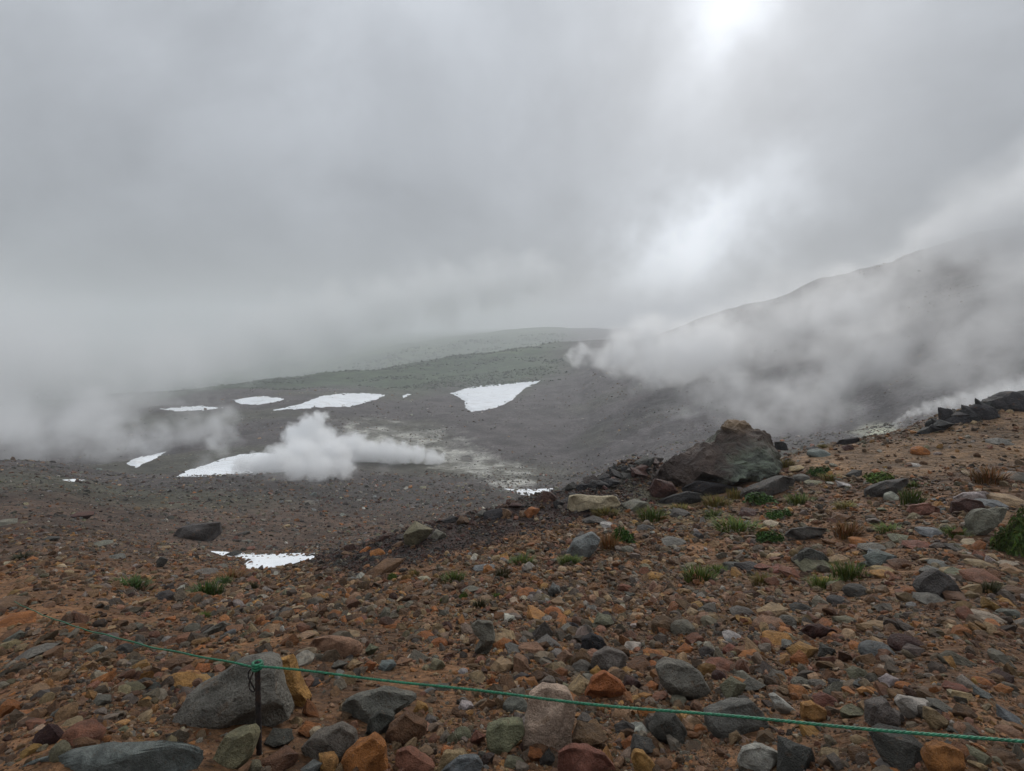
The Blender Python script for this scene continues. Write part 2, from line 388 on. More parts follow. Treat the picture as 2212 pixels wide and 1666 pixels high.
snow_patch([(272,1002),(290,990),(320,984),(358,976),(340,988),(318,998),(295,1010)], 'narrow slanting snow streak in the drifting steam', 0.8)
snow_patch([(128,1037),(160,1035),(184,1037),(160,1041)], 'thin short snow strip below the misty hill edge', 0.5, 0.4)
snow_patch([(1085,1055),(1120,1057),(1165,1057),(1195,1054),(1190,1066),(1150,1072),(1125,1068)], 'pale snow strip behind the dark earth bank', 0.6, 0.6)
snow_patch([(450,1190),(490,1192),(530,1195),(600,1196),(680,1194),(690,1235),(600,1240),(560,1235),(520,1226),(535,1212),(505,1203),(480,1199)], 'bright snow patch filling the gully below the gravel slope', 0.25, 0.7)

# ------------------------------------------------------------------ rocks
def facet(p, planes):
    for nrm, d in planes:
        e = np.maximum(p @ nrm - d, 0); p = p - e[:, None]*nrm[None, :]
    return p
def rough(p, faces, amp, scale, seed, oct=4):
    r = np.linalg.norm(p, axis=1, keepdims=True) + 1e-6
    return p + p/r*(amp*fbm(p*scale + seed*3.7, oct, seed))[:, None]
def rock_shape(seed, sub, cuts=9, amp=0.09, lo=0.52, hi=0.92):
    r = np.random.RandomState(seed); v, f = ico(sub)
    pl = []
    for k in range(cuts):
        nrm = unit(r.normal(size=3)); pl.append((nrm, r.uniform(lo, hi)))
    p = facet(v.copy(), pl); p = rough(p, f, amp, 1.4, seed); p = rough(p, f, amp*0.35, 4.5, seed + 50, 3)
    p -= (p.max(0) + p.min(0))/2; p /= (p.max(0) - p.min(0))/2
    return p, f
def chip(seed, npts, sub, amp, squash=1.0):
    """a broken stone: hull of a few random points, its faces roughened"""
    r = np.random.RandomState(seed); bm = bmesh.new()
    for k in range(npts):
        d = unit(r.normal(size=3))*r.uniform(0.8, 1.0); bm.verts.new((d[0], d[1], d[2]*squash))
    h = bmesh.ops.convex_hull(bm, input=bm.verts[:])
    bmesh.ops.delete(bm, geom=[v for v in bm.verts if not v.link_faces], context='VERTS')
    for k in range(sub):
        bmesh.ops.subdivide_edges(bm, edges=[e for e in bm.edges if e.calc_length() > 0.28], cuts=1, use_grid_fill=True)
    bmesh.ops.triangulate(bm, faces=bm.faces[:]); bmesh.ops.recalc_face_normals(bm, faces=bm.faces[:])
    bm.verts.ensure_lookup_table(); bm.verts.index_update()
    p = np.array([v.co[:] for v in bm.verts]); f = np.array([[v.index for v in q.verts] for q in bm.faces]); bm.free()
    if amp: p = rough(p, f, amp, 1.7, seed, 3); p = rough(p, f, amp*0.5, 5.0, seed + 7, 3)
    p -= (p.max(0) + p.min(0))/2; p /= (p.max(0) - p.min(0))/2
    return p, f
ANG = [chip(100 + k, 15, 4, 0.045) for k in range(9)]
RND = [rock_shape(200 + k, 3, 6, 0.09, 0.75, 1.0) for k in range(6)]         # rounded
FLT = [chip(300 + k, 16, 4, 0.04) for k in range(5)]                         # slabs
MESHES = {}
for key, L in (('a', ANG), ('r', RND), ('s', FLT)):
    MESHES[key] = []
    for p, f in L:
        o = mesh_obj('rock_mesh', p, f, M_ROCK, link=False)
        o.data.set_sharp_from_angle(angle=math.radians(26)); MESHES[key].append(o.data); bpy.data.objects.remove(o)
PAL = {'grey': (.150,.138,.114), 'dark grey': (.070,.064,.056), 'black': (.030,.028,.028), 'rust orange': (.300,.115,.038), 'tan': (.300,.205,.115),
       'ochre': (.350,.185,.060), 'reddish': (.205,.088,.058), 'pink': (.270,.150,.095), 'maroon': (.066,.032,.026), 'brown': (.140,.078,.043),
       'pale': (.400,.370,.320), 'blue grey': (.150,.158,.150), 'olive': (.175,.160,.100), 'cream': (.370,.300,.210)}
def tint(name, r, var=0.16):
    c = np.array(PAL[name]); return c*(1 + r.uniform(-var, var))*(1 + r.uniform(-0.06, 0.06, 3))

CROP = {1: (0, 1192.8, .3333), 2: (650.6, 1192.8, .353), 3: (1355.5, 1192.8, .3873), 4: (1192.8, 840.4, .4608), 5: (0, 813.3, .3677)}
def CX(c, x, y): a, b, s = CROP[c]; return a + x*s, b + y*s
HEROES = []                        # footprints, so that loose stones keep off them
def put_rock(px, py, w, h, color, shape='a', tilt=0.0, r=None, sink=0.30, name='rock', dmax=6000):
    """a rock that measures w by h pixels in the photograph, resting on the ground"""
    r = r or np.random.RandomState(int(px*7 + py*13) % 99991)
    c = hit(px, py, 0, 1.0, dmax); mp = depth(c)/F
    d = unit(c - CAM); sn = max(-d[2], 0.05); cs = math.sqrt(1 - sn*sn)
    sx = w*mp; hh = h*mp
    sy = min(0.9*sx, 0.75*hh/sn); sz = max((hh - 0.55*sy*sn)/cs, 0.30*min(sx, sy)); sz = min(sz, 1.5*sx)
    c = hit(px, py + 0.08*h, (0.5 - sink)*sz, 1.0, dmax)
    mesh = MESHES[shape][r.randint(len(MESHES[shape]))]
    o = bpy.data.objects.new(name, mesh); COL.objects.link(o)
    o.location = c; az = 0.35*math.atan2(c[0], c[1])*(w < 60)
    o.scale = (sx*0.58, sy*0.58, sz*0.60)
    R = Matrix.Rotation(-az, 3, 'Z') @ Matrix.Rotation(math.radians(tilt), 3, 'Y') @ Matrix.Rotation(r.uniform(-0.15, 0.15), 3, 'X')
    o.rotation_euler = R.to_euler()
    o.color = (*(1.02*tint(color, r, 0.12)), 1)
    HEROES.append((c[0], c[1], max(sx, sy)*0.40))
    return o
def outline_rock(crop, pts, color, thick=0.7, seed=1, cuts=6, name='boulder', sub=5, mat=None, back=0.25, amp=0.035):
    """a boulder traced along its outline, with its own depth, standing where it meets the ground"""
    P = np.array([CX(crop, *q) if crop else q for q in pts]); r = np.random.RandomState(seed)
    x0, x1, y0, y1 = P[:, 0].min(), P[:, 0].max(), P[:, 1].min(), P[:, 1].max()
    cx, cyy = (x0+x1)/2, (y0+y1)/2
    base = hit(cx, min(y1 - 0.12*(y1-y0), H + 120), 0, 1.0, 60 if crop == 5 else 27); D = np.hypot(base[0], base[1])
    view = np.array([0, CP, -SP]); mp = depth(base)/F
    dep = thick*0.5*min(x1-x0, y1-y0)*mp
    cc = at(cx, cyy, D + back*dep); mp = depth(cc)/F
    right = unit(np.cross(view, [0, 0, 1])); upv = np.cross(right, view)
    th = np.arctan2(-(P[:, 1]-cyy), P[:, 0]-cx)
    # polar outline by casting rays on the polygon
    T = np.linspace(-math.pi, math.pi, 361); Rr = np.zeros_like(T)
    Q = np.stack([P[:, 0]-cx, -(P[:, 1]-cyy)], 1)
    for a, b in zip(Q, np.roll(Q, -1, 0)):
        e = b - a; den = np.cos(T)*e[1] - np.sin(T)*e[0]; den = np.where(abs(den) < 1e-9, 1e-9, den)
        t = (a[0]*e[1] - a[1]*e[0])/den; s = (a[0]*np.sin(T) - a[1]*np.cos(T))/den
        Rr = np.where((t > 0) & (s >= -0.001) & (s <= 1.001), np.maximum(Rr, t), Rr)
    Rr[Rr == 0] = np.median(Rr[Rr > 0])
    v, f = ico(sub)
    ang = np.arctan2(v[:, 1], v[:, 0]); rho = np.hypot(v[:, 0], v[:, 1])
    R = np.interp(ang, T, Rr)*mp*np.power(rho, 0.62)
    p = np.stack([R*np.cos(ang), R*np.sin(ang), -v[:, 2]*dep], 1)
    m = 0.5*min(x1-x0, y1-y0)*mp
    pl = []
    for k in range(cuts):
        nrm = unit(np.array([r.normal()*0.75, r.normal()*0.75 + 0.25, -1.0])); s = np.max(p @ nrm); pl.append((nrm, s*r.uniform(0.50, 0.80)))
    wz = sstep(0.12, 0.45, abs(v[:, 2]))[:, None]; p = p*(1-wz) + facet(p, pl)*wz
    nn = p/(np.linalg.norm(p, axis=1, keepdims=True) + 1e-6)
    dsp = 1.6*amp*m*(fbm(p/m*1.7 + seed, 4, seed) + 0.9*(0.5 - abs(fbm(p/m*1.1 + 5.5*seed, 3, seed + 9))))
    dsp = dsp + 0.4*amp*m*fbm(p/m*6.0 + seed, 4, seed + 3)
    p = p + nn*dsp[:, None]
    wpt = p[:, :1]*right + p[:, 1:2]*upv + p[:, 2:]*view
    k_ = 1.0 if mat else m
    o = mesh_obj(name, wpt/k_, f, mat or M_ROCK); o.location = cc; o.scale = (k_, k_, k_)
    o.data.set_sharp_from_angle(angle=math.radians(40))
    o.color = (*(1.15*tint(color, r, 0.05)), 1)
    HEROES.append((cc[0], cc[1], 0.40*(x1-x0)*mp))
    return o

# --- traced boulders
def boulder_material():
    m, n, b = new_mat('mottled_boulder')
    co = n.n.new('ShaderNodeTexCoord').outputs['Object']
    sx = n.n.new('ShaderNodeSeparateXYZ'); n.l.new(co, sx.inputs[0]); X, Z = sx.outputs['X'], sx.outputs['Z']
    big = n.noise(co, 0.9, 6, 0.65, 0.5); fine = n.noise(co, 5.0, 5, 0.7); st = n.noise(n.vmath('MULTIPLY', co, (1, 1, 3.0)), 2.0, 4, 0.6)
    c = n.mix(n.smooth(big, 0.3, 0.7), (.050, .036, .031, 1), (.120, .086, .068, 1))
    pt = n.math('ADD', n.vmath('LENGTH', n.vmath('MULTIPLY', n.vmath('SUBTRACT', co, (BX[0], 0, BX[1])), (0.95, 0.0, 1.05))), n.math('MULTIPLY_ADD', fine, 1.2, -0.6))
    c = n.mix(n.smooth(pt, 1.55, 0.7, 0, 0.85), c, n.mix(n.smooth(st, 0.4, 0.62), (.085, .095, .080, 1), (.20, .235, .175, 1)))
    pr = n.math('ADD', n.vmath('LENGTH', n.vmath('MULTIPLY', n.vmath('SUBTRACT', co, (BX[0] + 0.75, 0, BX[1] - 0.45)), (1.6, 0.0, 1.2))), n.math('MULTIPLY_ADD', fine, 0.8, -0.4))
    c = n.mix(n.smooth(pr, 0.55, 0.2, 0, 0.6), c, (.20, .10, .05, 1))
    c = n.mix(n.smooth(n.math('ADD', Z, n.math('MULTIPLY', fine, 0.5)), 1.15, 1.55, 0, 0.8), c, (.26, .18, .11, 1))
    c = n.mix(n.smooth(fine, 0.42, 0.28, 0, 0.7), c, (.022, .018, .017, 1))
    n.put(b.inputs['Base Color'], c); b.inputs['Roughness'].default_value = 0.75; b.inputs['Specular IOR Level'].default_value = 0.3
    n.put(b.inputs['Normal'], n.bump(n.math('MULTIPLY_ADD', fine, 0.5, big), 0.9, 0.35))
    return m
BX = (0.45, 0.0)
BIG = [(470,420),(505,375),(560,345),(640,305),(700,262),(760,235),(800,215),(805,180),(830,155),(860,148),(890,155),(925,172),(945,190),(965,188),(1000,205),(1035,235),
       (1050,270),(1060,320),(1072,360),(1072,410),(1000,440),(920,462),(860,455),(800,440),(735,415),(700,420),(660,428),(620,450),(585,475),(540,450),(500,430)]
INNER = [(845,195,.55),(800,290,1.15),(752,385,1.6),(735,412,1.5),(600,440,.9),(650,360,1.0),(560,400,.6),(930,255,.9),(960,370,1.35),(880,380,1.5),(920,440,1.1),(1035,300,.45),(1030,390,.6),(870,165,.35),(700,300,.75)]
def wedge_boulder():
    from mathutils.geometry import delaunay_2d_cdt
    O = [CX(4, x, y) for x, y in BIG]; I = [CX(4, x, y) for x, y, d in INNER]; n_ = len(O)
    cx, cyy = CX(4, 770, 312); base = hit(*CX(4, 770, 445), 0, 1.0, 24); D = math.hypot(base[0], base[1]) + 0.6
    cc = at(cx, cyy, D); mp = depth(cc)/F
    pts = [Vector(((x-cx)*mp, -(y-cyy)*mp)) for x, y in O + I]
    fr = np.array([0.1]*n_ + [d for x, y, d in INNER])
    vs_, _, fs, ov, _, _ = delaunay_2d_cdt(pts, [], [list(range(n_))], 1, 1e-5)
    m_ = len(vs_); dz = np.array([fr[o_[0]] if o_ else 0.1 for o_ in ov]); rim = np.array([bool(o_) and o_[0] < n_ for o_ in ov])
    X = np.array([v[:] for v in vs_])
    bm = bmesh.new(); A = [bm.verts.new((x, z, -d)) for (x, z), d in zip(X, dz)]
    B = [A[k] if rim[k] else bm.verts.new((X[k][0]*0.9, X[k][1]*0.9, 1.1*dz[k] + 0.5)) for k in range(m_)]
    for q in fs:
        bm.faces.new([A[k] for k in q])
        if not all(rim[k] for k in q): bm.faces.new([B[k] for k in reversed(q)])
        else:
            c_ = bm.verts.new((np.mean([X[k][0] for k in q])*0.9, np.mean([X[k][1] for k in q])*0.9, 0.9))
            for a_, b_ in zip(q, list(q[1:]) + [q[0]]): bm.faces.new([A[b_], A[a_], c_])
    bmesh.ops.triangulate(bm, faces=bm.faces[:]); bmesh.ops.recalc_face_normals(bm, faces=bm.faces[:])
    for k in range(6): bmesh.ops.subdivide_edges(bm, edges=[e for e in bm.edges if e.calc_length() > 0.07*(1 if k > 2 else 1.5)], cuts=1)
    bmesh.ops.triangulate(bm, faces=bm.faces[:]); bm.normal_update(); bm.verts.index_update()
    p = np.array([v.co[:] for v in bm.verts]); nn = np.array([v.normal[:] for v in bm.verts]); f = np.array([[v.index for v in q.verts] for q in bm.faces]); bm.free()
    d = 0.10*fbm(p*1.1, 3, 3) + 0.20*(0.45 - abs(fbm(p*np.array([1.0, 2.2, 1.0]) + 4, 4, 5))) + 0.06*fbm(p*5, 4, 9)
    p = p + nn*d[:, None]
    right, view = np.array([1.0, 0, 0]), np.array([0, CP, -SP]); upv = np.cross(right, view)
    o = mesh_obj('boulder', p[:, :1]*right + p[:, 1:2]*upv + p[:, 2:]*view, f, boulder_material()); o.location = cc
    o.data.set_sharp_from_angle(angle=math.radians(32)); HEROES.append((cc[0], cc[1], 2.0))
    return o
BX = (1.0, -0.45)
tag(wedge_boulder(), 'huge brown boulder with a green grey lichen face, tallest on the slope', 'boulder')
TR = [
 (1, [(60,1430),(250,1330),(450,1300),(700,1260),(900,1262),(1100,1245),(1230,1260),(1320,1300),(1300,1390),(1150,1430),(800,1445),(400,1450)], 'blue grey', .9, 'flat_rock', 'long flat blue grey slab on the trail side of the rope'),
 (1, [(1125,1240),(1130,1080),(1240,900),(1370,820),(1530,720),(1700,690),(1800,720),(1850,900),(1890,1060),(1690,1150),(1400,1240),(1250,1255)], 'grey', .9, 'boulder', 'large angular grey boulder directly behind the iron rope post'),
 (1, [(1760,700),(1880,680),(1940,850),(2005,970),(1960,1000),(1900,1075),(1840,1000),(1800,850)], 'ochre', .9, 'boulder', 'ochre streaked slab leaning against the large grey boulder by the post'),
 (1, [(1310,1430),(1400,1300),(1470,1180),(1640,1140),(1672,1190),(1640,1290),(1560,1410),(1430,1450)], 'olive', .9, 'rock', 'olive yellow rock at the foot of the iron rope post'),
 (2, [(250,1050),(260,920),(330,880),(500,840),(720,880),(650,940),(560,1000),(380,1055)], 'grey', .9, 'boulder', 'broad lumpy pale grey boulder below the rope'),
 (2, [(390,1130),(420,1020),(480,975),(570,1000),(560,1080),(500,1160)], 'dark grey', .9, 'rock', 'dark grey rock wedged beside a brown wedge of stone'),
 (2, [(500,1180),(540,1060),(640,990),(760,1050),(772,1090),(700,1170),(560,1195)], 'brown', .9, 'rock', 'smooth brown wedge shaped rock beside a dark grey one'),
 (2, [(0,1190),(60,1130),(150,1090),(240,1060),(330,1110),(350,1190),(250,1230),(200,1290),(60,1290)], 'grey', .9, 'boulder', 'knobbly grey boulder beside a bright orange rock'),
 (2, [(235,1339),(250,1250),(330,1190),(440,1130),(510,1190),(530,1339),(400,1380)], 'rust orange', .9, 'rock', 'large rust orange rock with rough broken top'),
 (2, [(570,1360),(580,1220),(650,1200),(740,1260),(820,1310),(800,1370)], 'reddish', .9, 'rock', 'pointed red orange rock with a sharp ridge'),
 (2, [(830,1339),(870,1230),(1000,1215),(1030,1260),(930,1320),(880,1360)], 'tan', .8, 'rock', 'flat tan yellow stone touching a blue grey one'),
 (2, [(850,1345),(960,1260),(1080,1250),(1110,1300),(1080,1370),(900,1390)], 'blue grey', .8, 'rock', 'flat blue grey stone touching a tan yellow one'),
 (2, [(1130,1080),(1230,1040),(1360,1040),(1368,1120),(1300,1190),(1200,1250),(1130,1170)], 'olive', 1., 'rock', 'olive yellow block with a dark hollow beneath it'),
 (2, [(1390,880),(1480,820),(1640,850),(1680,950),(1650,1100),(1660,1190),(1480,1180),(1360,1260),(1350,1150),(1380,1020)], 'cream', .9, 'boulder', 'tall pale pillar shaped rock crossed by the rope'),
 (2, [(1735,880),(1770,780),(1860,730),(1960,800),(2005,870),(1960,910),(1800,910)], 'rust orange', .9, 'rock', 'peaked rust orange rock just below the rope'),
 (2, [(1570,1339),(1570,1220),(1650,1190),(1760,1200),(1860,1240),(1930,1330),(1800,1380)], 'reddish', .8, 'rock', 'cracked red brown rock with layered edges'),
 (3, [(160,650),(220,610),(330,620),(410,680),(460,750),(430,830),(350,850),(240,790),(190,730)], 'grey', 1., 'boulder', 'large rounded pitted grey boulder below the rope'),
 (3, [(430,890),(560,850),(690,830),(760,900),(800,980),(650,1030),(480,1030),(435,960)], 'grey', .9, 'boulder', 'broad flat grey boulder crossed by the green rope'),
 (3, [(790,800),(830,795),(900,850),(945,890),(900,915),(830,880)], 'pale', .8, 'rock', 'thin pale stone leaning on the flat grey boulder'),
 (3, [(970,930),(975,850),(1040,840),(1110,880),(1100,930),(1060,960)], 'ochre', 1., 'rock', 'bright yellow ochre rock touching the green rope'),
 (3, [(115,990),(180,900),(260,895),(330,990),(340,1080),(260,1090),(170,1040)], 'dark grey', .9, 'boulder', 'rough dark grey boulder on the trail side of the rope'),
 (3, [(610,1170),(640,1100),(740,1080),(840,1110),(870,1180),(850,1225),(700,1230)], 'pale', .8, 'rock', 'white mottled pitted rock on the trail side of the rope'),
 (3, [(20,1150),(40,1110),(90,1115),(140,1170),(180,1230),(100,1250),(40,1220)], 'ochre', .8, 'rock', 'ochre rock with a rounded top near the red brown layered rock'),
 (3, [(1670,1170),(1690,1090),(1760,1070),(1860,1110),(1860,1220),(1750,1260),(1690,1230)], 'rust orange', .9, 'rock', 'blocky rust orange rock beneath the sagging rope'),
 (3, [(1490,830),(1530,805),(1680,830),(1630,900),(1590,940),(1540,910)], 'pale', .8, 'rock', 'pale greenish triangular stone above the rope'),
 (3, [(1340,960),(1345,850),(1440,820),(1480,880),(1530,900),(1540,980),(1440,1010)], 'grey', .8, 'rock', 'layered light grey rock just above the rope'),
 (3, [(1660,930),(1670,870),(1720,880),(1790,940),(1790,1000),(1700,990)], 'tan', .8, 'rock', 'tan pointed slab above the rope near a pale triangular stone'),
 (3, [(1610,210),(1640,150),(1720,100),(1790,130),(1860,230),(1860,275),(1700,270),(1630,250)], 'dark grey', .9, 'boulder', 'dark grey tent shaped boulder on the gravel slope'),
 (3, [(960,440),(1000,405),(1080,405),(1170,440),(1150,480),(1050,490)], 'maroon', .8, 'rock', 'long dark maroon rock lying among orange stones'),
 (2, [(1710,590),(1720,530),(1780,500),(1850,530),(1870,570),(1800,620),(1740,630)], 'black', .9, 'rock', 'black cindery rock beside a rounded grey one'),
 (2, [(1770,690),(1790,630),(1880,590),(1980,620),(1990,700),(1880,745),(1800,740)], 'grey', .9, 'boulder', 'rounded grey rock beside a black cindery one'),
 (2, [(40,580),(80,530),(180,515),(300,530),(370,560),(380,610),(300,640),(200,655),(150,600)], 'pink', .7, 'boulder', 'flat pinkish orange boulder sunk in the gravel'),
 (2, [(1040,450),(1080,420),(1170,430),(1190,520),(1150,610),(1080,650),(1060,600),(1110,530),(1060,500)], 'grey', .9, 'rock', 'bone shaped grey rock standing out of the gravel'),
 (4, [(70,560),(80,500),(130,495),(180,500),(240,505),(300,500),(325,545),(250,560),(160,560),(100,580)], 'cream', 1.1, 'boulder', 'cream coloured flat topped boulder at the edge of the dark bank'),
 (4, [(65,770),(100,710),(190,670),(225,700),(205,750),(150,802),(110,790)], 'blue grey', 1., 'rock', 'cracked blue grey rock leaning beside brown grass'),
 (4, [(870,510),(900,475),(1000,435),(1080,405),(1135,420),(1130,460),(1060,485),(1000,500),(920,515)], 'dark grey', 1., 'flat_rock', 'dark slab sloping beneath the huge brown boulder'),
 (4, [(490,530),(560,500),(640,480),(700,490),(710,530),(620,545),(530,550)], 'black', 1., 'rock', 'black rock under the overhang of the huge brown boulder'),
 (4, [(455,470),(480,420),(560,440),(590,480),(540,520),(470,515)], 'maroon', 1., 'rock', 'dark maroon rock propping the lower end of the huge boulder'),
 (4, [(600,470),(680,430),(800,445),(900,465),(860,500),(740,505),(640,505)], 'black', 1., 'rock', 'black layered rock supporting the middle of the huge boulder'),
 (4, [(1462,512),(1468,472),(1560,432),(1670,418),(1662,450),(1600,485),(1530,515)], 'dark grey', .9, 'flat_rock', 'long dark slab tilted above its own shadow near bright green grass'),
 (4, [(1870,515),(1930,485),(2030,480),(2065,495),(2020,520),(1930,525)], 'pale', .7, 'flat_rock', 'pale blue white slab lying across a maroon boulder'),
 (4, [(1868,580),(1880,530),(1940,512),(2010,525),(2030,560),(1960,590),(1890,595)], 'maroon', .9, 'boulder', 'maroon boulder beneath a pale blue white slab'),
 (4, [(1662,575),(1680,545),(1760,535),(1815,560),(1815,590),(1720,600)], 'reddish', .9, 'rock', 'squat red brown rock beside a round green tuft'),
 (4, [(1910,700),(1980,655),(2060,610),(2080,560),(2130,555),(2120,600),(2060,660),(1990,695)], 'grey', .7, 'flat_rock', 'long light grey slab slanting up to the leafy shrub'),
 (4, [(1330,260),(1345,240),(1390,232),(1430,225),(1450,250),(1430,262)], 'black', .9, 'rock', 'dark peaked rock on the skyline of the sandy slope'),
 (4, [(1045,285),(1045,250),(1075,245),(1098,258),(1104,288)], 'black', .9, 'rock', 'dark jagged rock just behind the huge brown boulder'),
 (4, [(1150,830),(1160,770),(1200,745),(1270,770),(1300,800),(1260,830),(1190,850)], 'dark grey', .9, 'rock', 'dark rounded rock beside a tall green tuft'),
 (4, [(1085,690),(1120,655),(1200,645),(1290,655),(1270,680),(1180,710)], 'dark grey', .8, 'flat_rock', 'low dark slab near a leafy green plant'),
 (5, [(1010,940),(1050,890),(1120,870),(1200,865),(1295,855),(1300,920),(1250,965),(1180,975),(1080,960)], 'dark grey', .9, 'boulder', 'dark grey block shaped boulder on the slope beyond the gully snow'),
 (1, [(1260,560),(1330,510),(1440,450),(1480,470),(1440,510),(1330,545)], 'grey', .7, 'flat_rock', 'tilted grey slab jutting from bare brown soil'),
]
for k, (cr, pts, colr, dep, nm, lab) in enumerate(TR):
    tag(outline_rock(cr, pts, colr, dep, 20 + k, 7, nm, 4, None, 1.15 if 'rope post' in lab or 'by the post' in lab else 0.3), lab, 'boulder' if nm == 'boulder' else ('slab' if nm == 'flat_rock' else 'rock'))

